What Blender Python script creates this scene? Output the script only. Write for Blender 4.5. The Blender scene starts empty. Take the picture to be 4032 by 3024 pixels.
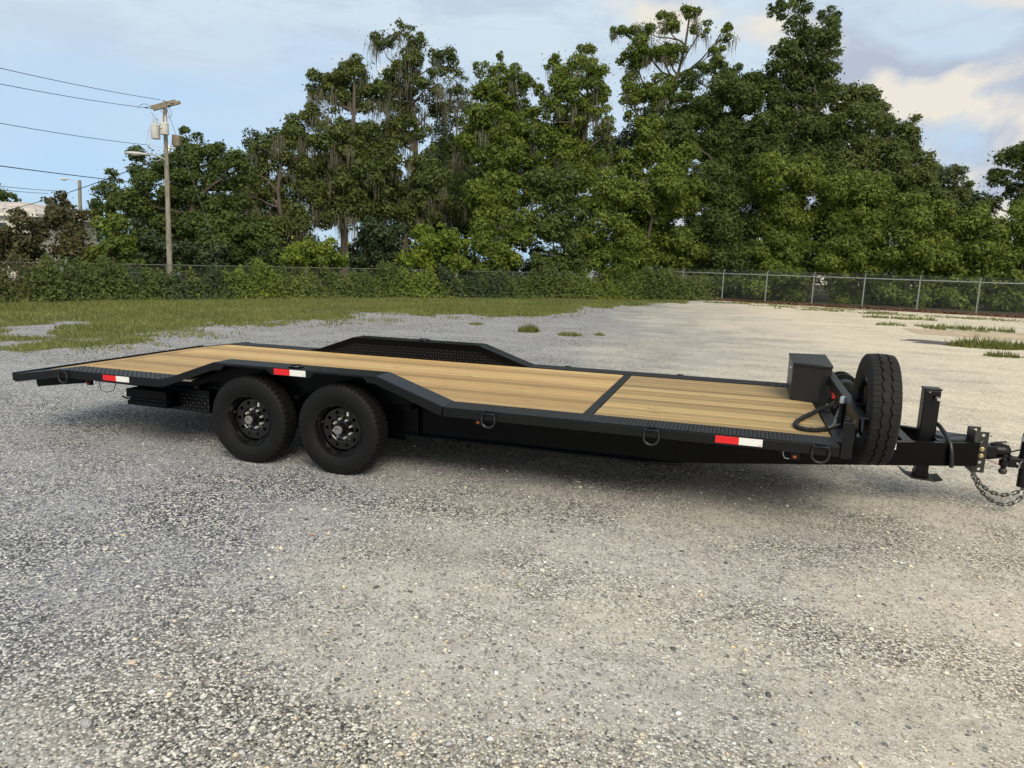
import bpy, bmesh, math, random
import numpy as np
from mathutils import Vector, Matrix
random.seed(7); rng = np.random.default_rng(11)
R_ = math.radians
scn = bpy.context.scene
col = scn.collection

# ------------------------------------------------------------------ camera
CAM = np.array([3.0769, -6.1801, 1.8149])
YAW, PITCH, ROLL, FPX = 0.3064, 0.1747, 0.0297, 2721.522      # solved from the trailer's own dimensions
_f = np.array([-math.sin(YAW)*math.cos(PITCH), math.cos(YAW)*math.cos(PITCH), -math.sin(PITCH)])
_r = np.array([math.cos(YAW), math.sin(YAW), 0.0]); _u = np.cross(_r, _f)
_c, _s = math.cos(ROLL), math.sin(ROLL)
cam_d = bpy.data.cameras.new('camera'); cam = bpy.data.objects.new('camera', cam_d); col.objects.link(cam)
_R, _U = _r*_c + _u*_s, -_r*_s + _u*_c
cam.matrix_world = Matrix(((_R[0], _U[0], -_f[0], CAM[0]), (_R[1], _U[1], -_f[1], CAM[1]),
                           (_R[2], _U[2], -_f[2], CAM[2]), (0, 0, 0, 1)))
cam_d.sensor_width = 36; cam_d.lens = FPX/4032*36; cam_d.clip_start = .05; cam_d.clip_end = 3000
scn.camera = cam

def _ray(x, y):
    a, b = x-2016, y-1512
    return _r*(_c*a+_s*b)/FPX - _u*(-_s*a+_c*b)/FPX + _f
def ground_at(x, y):              # survey: where the sight line meets the ground
    d = _ray(x, y); t = -CAM[2]/d[2]; return CAM + t*d
def at(x, y, depth):              # survey: a point at a given distance
    return CAM + _ray(x, y)*depth
OV = 4032/2212.0
def ato(x, y, depth): return at(x*OV, y*OV, depth)

# ------------------------------------------------------------------ world: Nishita sky with broken evening cloud
SUN_EL, SUN_AZ = R_(44), R_(150)      # sun behind the camera's right shoulder (azimuth clockwise from +Y)
world = bpy.data.worlds.new('World'); scn.world = world; world.use_nodes = True
def build_world():
    nt = world.node_tree; N = nt.nodes; L = nt.links; N.clear()
    out = N.new('ShaderNodeOutputWorld'); bg = N.new('ShaderNodeBackground'); bg.inputs[1].default_value = 0.15
    sky = N.new('ShaderNodeTexSky'); sky.sky_type = 'NISHITA'; sky.sun_disc = False
    sky.sun_elevation = SUN_EL; sky.sun_rotation = SUN_AZ; sky.air_density = 1.0; sky.dust_density = 1.2; sky.ozone_density = 2.0
    tc = N.new('ShaderNodeTexCoord')
    def mapping(scale, loc=(0,0,0)):
        m = N.new('ShaderNodeMapping'); m.inputs['Scale'].default_value = scale; m.inputs['Location'].default_value = loc
        L.new(tc.outputs['Generated'], m.inputs[0]); return m
    def noise(m, scale, det, rough, dist=0.):
        n = N.new('ShaderNodeTexNoise'); n.inputs['Scale'].default_value = scale; n.inputs['Detail'].default_value = det
        n.inputs['Roughness'].default_value = rough; n.inputs['Distortion'].default_value = dist
        L.new(m.outputs[0], n.inputs['Vector']); return n
    def ramp(src, stops):
        r = N.new('ShaderNodeValToRGB'); e = r.color_ramp.elements
        while len(e) < len(stops): e.new(.5)
        for k, (p, c) in enumerate(stops): e[k].position = p; e[k].color = (*c, 1) if len(c) == 3 else c
        L.new(src, r.inputs[0]); return r
    def mix(f, a, b):
        m = N.new('ShaderNodeMix'); m.data_type = 'RGBA'
        if isinstance(f, float): m.inputs[0].default_value = f
        else: L.new(f, m.inputs[0])
        for s, v in ((6, a), (7, b)):
            if isinstance(v, tuple): m.inputs[s].default_value = (*v, 1)
            else: L.new(v, m.inputs[s])
        return m.outputs[2]
    # sky reads: clear blue low on the left, a milky veil higher up, sunlit cumulus banks towards the right
    g = 1/.219
    def C(r, g_, b_): return (r*g, g_*g, b_*g)
    def mth(op, a, b_, clamp=True):
        m = N.new('ShaderNodeMath'); m.operation = op; m.use_clamp = clamp
        for q, v in enumerate((a, b_)):
            if isinstance(v, (int, float)): m.inputs[q].default_value = v
            else: L.new(v, m.inputs[q])
        return m.outputs[0]
    sep = N.new('ShaderNodeSeparateXYZ'); L.new(tc.outputs['Generated'], sep.inputs[0])
    dot = N.new('ShaderNodeVectorMath'); dot.operation = 'DOT_PRODUCT'; L.new(tc.outputs['Generated'], dot.inputs[0]); dot.inputs[1].default_value = (math.cos(YAW), math.sin(YAW), 0)
    side = dot.outputs['Value']; el = sep.outputs[2]
    veil = noise(mapping((1, 1, 3.0), (.3, 2.2, .9)), 1.5, 4, .6, .2).outputs['Fac']
    big = noise(mapping((1, 1, 1.8), (5.2, 1.4, 3.7)), 3.9, 7, .55, .3).outputs['Fac']
    lit = noise(mapping((1, 1, 1.8), (5.2, 1.4, 3.64)), 3.9, 5, .55, .3).outputs['Fac']
    wisp = noise(mapping((1, 1, 4.5), (1.2, 7.7, 2.1)), 7.5, 5, .62, .5).outputs['Fac']
    clear = mix(.82, sky.outputs[0], C(.31, .52, .79))
    vf = mth('ADD', mth('MULTIPLY', el, 1.25), mth('SUBTRACT', veil, .42, False))
    a = mix(ramp(vf, [(-.0, (.1, .1, .1)), (.48, (.93, .93, .93))]).outputs[0], clear, C(.62, .72, .795))
    wf = mth('MULTIPLY', ramp(wisp, [(.47, (0, 0, 0)), (.64, (1, 1, 1))]).outputs[0], ramp(el, [(.16, (0, 0, 0)), (.32, (.7, .7, .7))]).outputs[0])
    a = mix(wf, a, C(.48, .57, .70))
    cm = mth('ADD', big, mth('MULTIPLY', ramp(side, [(-.05, (0, 0, 0)), (.40, (1, 1, 1))]).outputs[0], .24))
    cm = mth('SUBTRACT', cm, .142, False)
    cf = ramp(cm, [(.48, (0, 0, 0)), (.60, (1, 1, 1))]).outputs[0]
    shade_c = ramp(mth('ADD', mth('SUBTRACT', lit, big, False), .5), [(.44, C(.80, .75, .67)), (.50, C(.64, .645, .655)), (.56, C(.44, .50, .61))]).outputs[0]
    b = mix(cf, a, shade_c)
    L.new(b, bg.inputs[0]); L.new(bg.outputs[0], out.inputs[0])
build_world()

sun_d = bpy.data.lights.new('sun', 'SUN'); sun = bpy.data.objects.new('sun', sun_d); col.objects.link(sun)
sun_d.energy = 2.0; sun_d.angle = R_(34); sun_d.color = (1.0, .88, .70)
_sd = Vector((math.sin(SUN_AZ)*math.cos(SUN_EL), math.cos(SUN_AZ)*math.cos(SUN_EL), math.sin(SUN_EL)))
sun.rotation_euler = _sd.to_track_quat('Z', 'Y').to_euler(); sun.location = (20, -30, 20)

vs = scn.view_settings; vs.view_transform = 'Standard'; vs.look = 'None'; vs.gamma = 1; vs.exposure = 0.65; vs.use_curve_mapping = False
scn.cycles.use_denoising = True
scn.cycles.max_bounces = 4; scn.cycles.diffuse_bounces = 2; scn.cycles.glossy_bounces = 2; scn.cycles.transmission_bounces = 2; scn.cycles.transparent_max_bounces = 2
scn.cycles.use_adaptive_sampling = True; scn.cycles.adaptive_threshold = .025
scn.render.film_transparent = False

# ------------------------------------------------------------------ materials
MATS = {}
class NT:
    def __init__(s, name):
        s.m = bpy.data.materials.new(name); s.m.use_nodes = True; s.t = s.m.node_tree
        s.N = s.t.nodes; s.L = s.t.links; s.b = s.N['Principled BSDF']; MATS[name] = s.m
    def n(s, ty, **kw):
        x = s.N.new(ty)
        for k, v in kw.items():
            if k in x.inputs: x.inputs[k].default_value = v
            else: setattr(x, k, v)
        return x
    def l(s, a, b): s.L.new(a, b)
    def coord(s, scale=(1,1,1), what='Object', rot=(0,0,0), loc=(0,0,0)):
        tc = s.n('ShaderNodeTexCoord'); m = s.n('ShaderNodeMapping')
        m.inputs['Scale'].default_value = scale; m.inputs['Rotation'].default_value = rot; m.inputs['Location'].default_value = loc
        s.l(tc.outputs[what], m.inputs[0]); return m.outputs[0]
    def pos(s, scale=(1,1,1), loc=(0,0,0)):
        g = s.n('ShaderNodeNewGeometry'); m = s.n('ShaderNodeMapping'); m.inputs['Scale'].default_value = scale; m.inputs['Location'].default_value = loc
        s.l(g.outputs['Position'], m.inputs[0]); return m.outputs[0]
    def noise(s, v, scale, det=4, rough=.5, dist=0., out='Fac'):
        x = s.n('ShaderNodeTexNoise'); x.inputs['Scale'].default_value = scale; x.inputs['Detail'].default_value = det
        x.inputs['Roughness'].default_value = rough; x.inputs['Distortion'].default_value = dist; s.l(v, x.inputs['Vector']); return x.outputs[out]
    def voro(s, v, scale, feature='F1', rand=1.):
        x = s.n('ShaderNodeTexVoronoi'); x.feature = feature; x.inputs['Scale'].default_value = scale; x.inputs['Randomness'].default_value = rand
        s.l(v, x.inputs['Vector']); return x
    def ramp(s, f, stops, interp='LINEAR'):
        r = s.n('ShaderNodeValToRGB'); r.color_ramp.interpolation = interp; e = r.color_ramp.elements
        while len(e) < len(stops): e.new(.5)
        for k, (p, c) in enumerate(stops):
            e[k].position = p; c = (c, c, c) if not isinstance(c, tuple) else c; e[k].color = (*c[:3], 1)
        s.l(f, r.inputs[0]); return r.outputs[0]
    def mix(s, f, a, b, blend='MIX'):
        m = s.n('ShaderNodeMix'); m.data_type = 'RGBA'; m.blend_type = blend
        for i, v in ((0, f), (6, a), (7, b)):
            if isinstance(v, (int, float)): m.inputs[i].default_value = v if i == 0 else (v, v, v, 1)
            elif isinstance(v, tuple): m.inputs[i].default_value = (*v, 1)
            else: s.l(v, m.inputs[i])
        return m.outputs[2]
    def math(s, op, a, b=0., c=0., clamp=False):
        m = s.n('ShaderNodeMath'); m.operation = op; m.use_clamp = clamp
        for i, v in enumerate((a, b, c)):
            if isinstance(v, (int, float)): m.inputs[i].default_value = v
            else: s.l(v, m.inputs[i])
        return m.outputs[0]
    def bump(s, h, strength=.3, dist=.01):
        x = s.n('ShaderNodeBump'); x.inputs['Strength'].default_value = strength; x.inputs['Distance'].default_value = dist
        s.l(h, x.inputs['Height']); s.l(x.outputs[0], s.b.inputs['Normal']); return x
    def set(s, color=None, rough=None, metal=None, spec=None, coat=None):
        def put(nm, v):
            if v is None: return
            if isinstance(v, tuple): s.b.inputs[nm].default_value = (*v, 1)
            elif isinstance(v, (int, float)): s.b.inputs[nm].default_value = v
            else: s.l(v, s.b.inputs[nm])
        put('Base Color', color); put('Roughness', rough); put('Metallic', metal); put('Specular IOR Level', spec); put('Coat Weight', coat)
        return s

def m_paint(name, c, rough=.32, dust=.05, spec=.5):
    t = NT(name); v = t.pos(); d = t.noise(v, 3.5, 6, .65); d2 = t.noise(v, 46, 3, .6)
    k = t.math('MULTIPLY', t.ramp(d, [(.45, 0.), (.75, 1.)]), t.ramp(d2, [(.3, .3), (.8, 1.)]))
    k = t.math('MULTIPLY', k, dust)
    t.set(t.mix(k, c, (.33, .29, .22)), t.math('ADD', t.math('MULTIPLY', d2, .16), rough-.06), 0, spec)
    t.bump(t.noise(v, 60, 2, .5), .012, .002); return t.m
m_paint('black_paint', (.0013, .0015, .0023), .22, .004, .13)
m_paint('black_satin', (.0042, .0043, .0050), .36, .014, .30)
m_paint('tread_steel', (.0030, .0032, .0038), .30, .008, .16)
m_paint('tread_lug', (.020, .021, .024), .34, .05, .45)
m_paint('toolbox_paint', (.0115, .0118, .0115), .36, .015, .5)
m_paint('rim_paint', (.004, .004, .0046), .13, .03, .6)
m_paint('dusty_steel', (.020, .018, .015), .55, .5)
m_paint('white_enamel', (.62, .62, .58), .4, .12)
m_paint('light_grey_metal', (.50, .50, .48), .4, .15)
m_paint('amber_lens', (.75, .20, .02), .2, .02)
m_paint('red_lens', (.40, .012, .015), .2, .02)
def m_simple(name, c, rough=.5, metal=0., nscale=30., var=.25, bump=.0):
    t = NT(name); v = t.pos(); n = t.noise(v, nscale, 4, .6)
    hi = tuple(min(1, x*(1+var)) for x in c); lo = tuple(x*(1-var) for x in c)
    t.set(t.ramp(n, [(.25, lo), (.75, hi)]), rough, metal)
    if bump: t.bump(n, bump, .004)
    return t.m
m_simple('red_tape', (.72, .015, .018), .3, 0, 80, .08)
m_simple('white_tape', (.80, .79, .75), .3, 0, 80, .04)
m_simple('tape_print', (.42, .40, .36), .5, 0, 80, .1)
m_simple('sticker', (.72, .68, .64), .5, 0, 60, .05)
m_simple('chrome', (.62, .62, .60), .25, .55, 60, .1)
m_simple('zinc', (.62, .53, .30), .3, 1., 60, .15)
m_simple('chain_steel', (.17, .165, .155), .30, 1., 70, .4)
m_simple('galvanized', (.25, .26, .25), .55, .2, 25, .2)
m_simple('fence_wire', (.22, .23, .22), .6, .2, 25, .15)
m_simple('ring_steel', (.030, .031, .034), .32, .4, 60, .3)
m_simple('dull_wire', (.11, .11, .09), .8, 0, 25, .3)
m_simple('rubber_hose', (.012, .012, .013), .35, 0, 50, .2)
m_simple('cloth_sleeve', (.012, .012, .014), .9, 0, 160, .4, .5)
m_simple('rope', (.20, .19, .17), .9, 0, 200, .4, .4)
m_simple('red_plastic', (.5, .02, .02), .4)
m_simple('grease_cap', (.20, .20, .20), .5, .3, 60, .3)
m_simple('cable', (.02, .02, .022), .6)
m_simple('porcelain', (.55, .55, .56), .3)
m_simple('weathered_beam', (.23, .19, .14), .85, 0, 20, .35)
m_simple('moss_strand', (.120, .118, .078), 1., 0, 3, .35)
m_simple('bark', (.085, .068, .052), .95, 0, 9, .5, .8)
m_simple('pale_bark', (.22, .19, .16), .95, 0, 9, .4, .8)
m_simple('house_wall', (.62, .60, .50), .8)
m_simple('roof_shingle', (.46, .42, .38), .9, 0, 1.2, .45)
m_simple('fascia', (.70, .68, .60), .6)
m_simple('window_glass', (.03, .045, .06), .1)
m_simple('leaf_litter_brown', (.16, .065, .04), .95, 0, 6, .5)

def m_rubber():
    t = NT('tyre_rubber'); v = t.pos(); n = t.noise(v, 9, 5, .65); f = t.noise(v, 120, 3, .6)
    t.set(t.ramp(n, [(.35, (.0050, .0050, .0052)), (.62, (.0075, .0073, .0070)), (.8, (.015, .0138, .012))]), t.ramp(f, [(.2, .55), (.8, .72)]), 0, .22)
    t.bump(f, .12, .002)
    t = NT('spare_rubber'); v = t.pos(); n = t.noise(v, 11, 5, .65); f = t.noise(v, 120, 3, .6)
    t.set(t.ramp(n, [(.3, (.0065, .0063, .006)), (.7, (.0135, .0125, .011))]), .72, 0, .3); t.bump(f, .12, .002)
m_rubber()

def m_wood(name, base, dark, grey, worn=False):
    t = NT(name); v = t.coord((.7, 20, 20)); oi = t.n('ShaderNodeObjectInfo'); rnd = oi.outputs['Random']
    off = t.n('ShaderNodeVectorMath'); off.operation = 'ADD'; cm = t.n('ShaderNodeCombineXYZ')
    t.l(t.math('MULTIPLY', rnd, 37.), cm.inputs[0]); t.l(t.math('MULTIPLY', rnd, 91.), cm.inputs[1]); t.l(t.math('MULTIPLY', rnd, 13.), cm.inputs[2])
    t.l(v, off.inputs[0]); t.l(cm.outputs[0], off.inputs[1]); V = off.outputs[0]
    g1 = t.noise(V, 1.6, 5, .6, .9); g2 = t.noise(V, 7., 4, .65, .3); big = t.noise(V, .5, 2, .5)
    c = t.ramp(g1, [(.28, dark), (.46, base), (.62, tuple(x*1.14 for x in base)), (.78, tuple(x*.86 for x in base))])
    c = t.mix(t.math('MULTIPLY', t.ramp(g2, [(.42, 0.), (.68, 1.)]), .65), c, dark)
    c = t.mix(t.math('MULTIPLY', t.ramp(big, [(.4, 0.), (.7, 1.)]), .5), c, grey)
    tint = t.ramp(rnd, [(0., (.58, .53, .49)), (.25, (1., .97, .92)), (.5, (.78, .73, .68)), (.75, (1.08, 1.04, .97)), (1., (1.25, 1.2, 1.1))])
    if worn:
        so = t.n('ShaderNodeSeparateXYZ'); t.l(t.coord(), so.inputs[0]); ed = t.ramp(t.math('ABSOLUTE', so.outputs[1]), [(.0555, 0.), (.0615, 1.)])
        c = t.mix(t.math('MULTIPLY', ed, .85), c, (.54, .37, .135))
    c = t.mix(1., c, tint, 'MULTIPLY')
    # knots
    kv = t.n('ShaderNodeVectorMath'); kv.operation = 'MULTIPLY'; kv.inputs[1].default_value = (2.1, .34, .34); t.l(V, kv.inputs[0])
    vo = t.voro(kv.outputs[0], 1.05); k = t.ramp(vo.outputs['Distance'], [(.045, 1.), (.12, 0.)])
    sel = t.n('ShaderNodeSeparateColor'); t.l(vo.outputs['Color'], sel.inputs[0])
    k = t.math('MULTIPLY', k, t.math('GREATER_THAN', sel.outputs[0], .5))
    c = t.mix(t.math('MULTIPLY', k, .8), c, (.11, .06, .025))
    t.set(c, t.ramp(g2, [(.3, .55), (.8, .75)]), 0, .3); t.bump(g2, .25, .003)
m_wood('deck_pine', (.50, .345, .152), (.285, .185, .08), (.40, .305, .17))
m_wood('deck_pine_worn', (.40, .29, .14), (.225, .162, .078), (.32, .262, .165), True)

def m_pole():
    t = NT('pole_wood'); v = t.coord((6, 6, .5)); n = t.noise(v, 3, 6, .65, .4)
    t.set(t.ramp(n, [(.3, (.10, .09, .07)), (.5, (.22, .205, .16)), (.75, (.33, .315, .26))]), .9); t.bump(n, .5, .01)
m_pole()

def m_leaf(name, cols, trans=.33):
    t = NT(name); g = t.n('ShaderNodeNewGeometry'); r = g.outputs['Random Per Island']
    n = len(cols); c = t.ramp(r, [(i/(n-1) if n > 1 else 0, x) for i, x in enumerate(cols)])
    big = t.noise(t.pos(), .55, 3, .6)
    c = t.mix(1., c, t.ramp(big, [(.3, (.72, .78, .75)), (.7, (1.22, 1.16, 1.05))]), 'MULTIPLY')
    t.set(c, .62, 0, .35)
    tr = t.n('ShaderNodeBsdfTranslucent'); t.l(c, tr.inputs[0]); mx = t.n('ShaderNodeMixShader'); mx.inputs[0].default_value = trans
    out = t.N['Material Output']; t.l(t.b.outputs[0], mx.inputs[1]); t.l(tr.outputs[0], mx.inputs[2]); t.l(mx.outputs[0], out.inputs[0])
m_leaf('leaf_oak', [(0.068, 0.095, 0.027), (0.106, 0.135, 0.034), (0.147, 0.178, 0.044), (0.086, 0.115, 0.032)])
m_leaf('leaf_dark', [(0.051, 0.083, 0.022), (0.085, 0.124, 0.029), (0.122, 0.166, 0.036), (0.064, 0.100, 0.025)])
m_leaf('leaf_vine', [(0.080, 0.123, 0.021), (0.125, 0.179, 0.027), (0.186, 0.234, 0.033), (0.095, 0.142, 0.025), (0.224, 0.252, 0.037)])
m_leaf('leaf_bright', [(0.107, 0.168, 0.020), (0.164, 0.235, 0.027), (0.239, 0.269, 0.032), (0.126, 0.202, 0.027)])
m_leaf('leaf_brownish', [(0.086, 0.086, 0.033), (0.127, 0.103, 0.044), (0.069, 0.092, 0.033), (0.149, 0.115, 0.060)])
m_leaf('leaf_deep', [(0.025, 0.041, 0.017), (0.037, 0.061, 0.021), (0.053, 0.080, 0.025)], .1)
m_leaf('grass_blade', [(0.103, 0.144, 0.033), (0.157, 0.198, 0.048), (0.238, 0.240, 0.085), (0.135, 0.174, 0.045), (0.335, 0.312, 0.134)], .3)
m_leaf('weed_blade', [(.10, .15, .03), (.15, .19, .04), (.20, .19, .06), (.12, .15, .04)], .3)

def m_stone(name):
    t = NT(name); a = t.n('ShaderNodeAttribute'); a.attribute_name = 'tint'; n = t.noise(t.pos(), 130, 3, .6)
    t.set(t.mix(1., a.outputs['Color'], t.ramp(n, [(.25, .72), (.75, 1.18)]), 'MULTIPLY'), .9, 0, .25)
m_stone('pebble_stone')

def m_ground():
    t = NT('gravel_lot'); p = t.pos((1, 1, 0)); sep = t.n('ShaderNodeSeparateXYZ'); g = t.n('ShaderNodeNewGeometry'); t.l(g.outputs['Position'], sep.inputs[0])
    X, Y = sep.outputs[0], sep.outputs[1]
    large = t.noise(p, .16, 2, .55, .4); mid = t.noise(p, .9, 4, .62, .3); fine = t.noise(p, 9., 3, .65)
    track = t.noise(t.pos((.25, 1.25, 0), (3, 1, 0)), 1.1, 3, .6, .3)
    # grey chip gravel to cream limestone; warm sunlight on the right is painted in too
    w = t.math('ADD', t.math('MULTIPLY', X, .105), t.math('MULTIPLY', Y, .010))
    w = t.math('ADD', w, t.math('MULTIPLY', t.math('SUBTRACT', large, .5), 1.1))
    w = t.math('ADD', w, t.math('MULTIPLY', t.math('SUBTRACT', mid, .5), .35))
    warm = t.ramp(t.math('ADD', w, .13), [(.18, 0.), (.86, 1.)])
    # fines (dust) between the stones
    dust = t.math('ADD', t.math('MULTIPLY', mid, .55), t.math('MULTIPLY', track, .6))
    dust = t.math('ADD', dust, t.math('MULTIPLY', warm, .10))
    dustm = t.ramp(dust, [(.50, 0.), (.70, 1.)])
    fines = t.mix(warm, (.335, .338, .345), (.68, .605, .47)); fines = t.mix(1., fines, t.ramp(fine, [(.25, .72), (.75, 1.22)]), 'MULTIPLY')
    # stones
    jig = t.n('ShaderNodeVectorMath'); jig.operation = 'ADD'; nz = t.n('ShaderNodeTexNoise'); nz.inputs['Scale'].default_value = 40; nz.inputs['Detail'].default_value = 0; t.l(p, nz.inputs[0])
    sc = t.n('ShaderNodeVectorMath'); sc.operation = 'SCALE'; sc.inputs['Scale'].default_value = .012; t.l(nz.outputs['Color'], sc.inputs[0]); t.l(p, jig.inputs[0]); t.l(sc.outputs[0], jig.inputs[1])
    V = jig.outputs[0]
    v1 = t.voro(V, 84); v2 = t.voro(V, 27)
    s1 = t.n('ShaderNodeSeparateColor'); t.l(v1.outputs['Color'], s1.inputs[0]); s2 = t.n('ShaderNodeSeparateColor'); t.l(v2.outputs['Color'], s2.inputs[0])
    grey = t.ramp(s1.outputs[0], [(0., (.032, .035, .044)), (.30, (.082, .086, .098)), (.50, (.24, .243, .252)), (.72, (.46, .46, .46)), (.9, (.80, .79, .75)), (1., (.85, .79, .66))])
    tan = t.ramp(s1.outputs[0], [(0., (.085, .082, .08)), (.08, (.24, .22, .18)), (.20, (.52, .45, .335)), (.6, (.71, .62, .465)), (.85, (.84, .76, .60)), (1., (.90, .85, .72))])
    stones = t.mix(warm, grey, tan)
    gap = t.ramp(v1.outputs['Distance'], [(.40, 1.), (.70, .34)]); stones = t.mix(1., stones, gap, 'MULTIPLY')
    c = t.mix(t.math('MULTIPLY', dustm, t.ramp(s1.outputs[1], [(.55, .92), (.85, .2)])), stones, fines)
    # occasional bigger stones
    bs = t.math('MULTIPLY', t.ramp(v2.outputs['Distance'], [(.30, 1.), (.42, 0.)]), t.math('GREATER_THAN', s2.outputs[1], .86))
    bc = t.ramp(s2.outputs[0], [(0., (.10, .10, .11)), (.4, (.36, .35, .33)), (1., (.70, .66, .56))]); c = t.mix(bs, c, bc)
    # dark oil / damp stains with their own outlines
    st = t.noise(t.pos((.7, 1.6, 0), (9, 4, 0)), .55, 3, .62, .6); stm = t.math('MULTIPLY', t.ramp(st, [(.62, 0.), (.74, 1.)]), .30); c = t.mix(stm, c, (.17, .165, .16))
    t.set(c, .92, 0, .2)
    h = t.math('ADD', t.math('SUBTRACT', 1., v1.outputs['Distance']), t.math('MULTIPLY', fine, .5))
    t.bump(h, .5, .009)
    t = NT('turf_soil'); p = t.pos((1, 1, 0)); a = t.noise(p, 2.2, 6, .65); b = t.noise(p, 30, 4, .6)
    c = t.ramp(a, [(.3, (.10, .12, .035)), (.5, (.145, .15, .055)), (.7, (.22, .19, .10))]); c = t.mix(1., c, t.ramp(b, [(.25, .6), (.75, 1.25)]), 'MULTIPLY'); t.set(c, .95, 0, .1); t.bump(b, .6, .02)
    t = NT('leaf_litter'); p = t.pos((1, 1, 0)); a = t.voro(p, 9); s1 = t.n('ShaderNodeSeparateColor'); t.l(a.outputs['Color'], s1.inputs[0])
    t.set(t.ramp(s1.outputs[0], [(0., (.07, .035, .022)), (.5, (.16, .075, .045)), (1., (.26, .14, .085))]), .95, 0, .1); t.bump(a.outputs['Distance'], .6, .03)
    t = NT('dirt_bank'); p = t.pos((1, 1, 1)); a = t.noise(p, 3, 6, .65); t.set(t.ramp(a, [(.3, (.34, .26, .18)), (.7, (.54, .45, .33))]), .95, 0, .1); t.bump(a, .5, .05)
m_ground()

# ------------------------------------------------------------------ mesh helpers
def link(name, me, mat=None, parent=None):
    o = bpy.data.objects.new(name, me); col.objects.link(o)
    if mat and not me.materials: me.materials.append(MATS[mat])
    if parent is not None: o.parent = parent
    return o
def empty(name, loc=(0,0,0), rz=0):
    o = bpy.data.objects.new(name, None); col.objects.link(o); o.location = loc; o.rotation_euler = (0, 0, rz); o.empty_display_size = .2; return o
def tag(o, label=None, cat=None, group=None, kind=None):
    if label: o['label'] = label
    if cat: o['category'] = cat
    if group: o['group'] = group
    if kind: o['kind'] = kind
    return o
class MB:
    def __init__(s): s.v = []; s.f = []
    def add(s, v, f):
        n = len(s.v); s.v += [tuple(map(float, p)) for p in v]; s.f += [tuple(i+n for i in q) for q in f]; return s
    def box(s, x0, x1, y0, y1, z0, z1):
        return s.add([(x0,y0,z0),(x1,y0,z0),(x1,y1,z0),(x0,y1,z0),(x0,y0,z1),(x1,y0,z1),(x1,y1,z1),(x0,y1,z1)],
                     [(0,3,2,1),(4,5,6,7),(0,1,5,4),(1,2,6,5),(2,3,7,6),(3,0,4,7)])
    def prism(s, poly, a, b, axis='Y'):      # polygon extruded along an axis
        n = len(poly)
        def P(p, t): return {'Y': (p[0], t, p[1]), 'X': (t, p[0], p[1]), 'Z': (p[0], p[1], t)}[axis]
        vs_ = [P(p, a) for p in poly] + [P(p, b) for p in poly]
        return s.add(vs_, [tuple(range(n-1, -1, -1)), tuple(range(n, 2*n))] + [(i, (i+1) % n, n+(i+1) % n, n+i) for i in range(n)])
    def bar(s, p, q, w, h, up=(0,0,1)):      # rectangular bar between two points
        p, q, up = Vector(p), Vector(q), Vector(up); d = (q-p).normalized(); sx = d.cross(up).normalized(); uz = sx.cross(d)
        c = [(-w/2, -h/2), (w/2, -h/2), (w/2, h/2), (-w/2, h/2)]
        vs_ = [p+sx*a+uz*b for a, b in c] + [q+sx*a+uz*b for a, b in c]
        return s.add(vs_, [(0,3,2,1),(4,5,6,7),(0,1,5,4),(1,2,6,5),(2,3,7,6),(3,0,4,7)])
    def tube(s, pts, rad, seg=8, closed=False, cap=True):
        pts = [Vector(p) for p in pts]; n = len(pts); rr = rad if isinstance(rad, (list, tuple)) else [rad]*n
        vs_ = []; pu = None
        for i, p in enumerate(pts):
            a = pts[(i-1) % n] if (closed or i > 0) else p; b = pts[(i+1) % n] if (closed or i < n-1) else p
            d = (b-a); d = d.normalized() if d.length > 1e-9 else Vector((0, 0, 1))
            if pu is None: pu = Vector((0, 0, 1)) if abs(d.z) < .9 else Vector((1, 0, 0))
            u = (pu - d*pu.dot(d)); u = u.normalized() if u.length > 1e-6 else d.orthogonal().normalized(); pu = u; w = d.cross(u)
            vs_ += [p+(u*math.cos(2*math.pi*k/seg)+w*math.sin(2*math.pi*k/seg))*rr[i] for k in range(seg)]
        m = n if closed else n-1
        fs = [(i*seg+k, i*seg+(k+1) % seg, ((i+1) % n)*seg+(k+1) % seg, ((i+1) % n)*seg+k) for i in range(m) for k in range(seg)]
        if cap and not closed: fs += [tuple(range(seg-1, -1, -1)), tuple(range((n-1)*seg, n*seg))]
        return s.add(vs_, fs)
    def lathe(s, prof, seg=48, axis='Y', c=(0,0,0), cap=False):   # prof: (axial, radius)
        n = len(prof); vs_ = []
        for k in range(seg):
            t = 2*math.pi*k/seg; a, b = math.cos(t), math.sin(t)
            for (x, r) in prof:
                vs_.append({'Y': (c[0]+r*a, c[1]+x, c[2]+r*b), 'X': (c[0]+x, c[1]+r*a, c[2]+r*b), 'Z': (c[0]+r*a, c[1]+r*b, c[2]+x)}[axis])
        fs = [(k*n+i, k*n+i+1, ((k+1) % seg)*n+i+1, ((k+1) % seg)*n+i) for k in range(seg) for i in range(n-1)]
        if cap: fs += [tuple(k*n for k in range(seg)), tuple(k*n+n-1 for k in range(seg))[::-1]]
        return s.add(vs_, fs)
    def build(s, name, mat, parent=None, smooth=False, bevel=0., seg=2):
        me = bpy.data.meshes.new(name); me.from_pydata(s.v, [], s.f); me.validate(); 
        bm = bmesh.new(); bm.from_mesh(me); bmesh.ops.recalc_face_normals(bm, faces=bm.faces); bm.to_mesh(me); bm.free()
        if smooth: me.polygons.foreach_set('use_smooth', [True]*len(me.polygons)); me.set_sharp_from_angle(angle=R_(38))
        o = link(name, me, mat, parent)
        if bevel:
            b = o.modifiers.new('edge', 'BEVEL'); b.width = bevel; b.segments = seg; b.limit_method = 'ANGLE'; b.angle_limit = R_(40)
        return o
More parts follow.
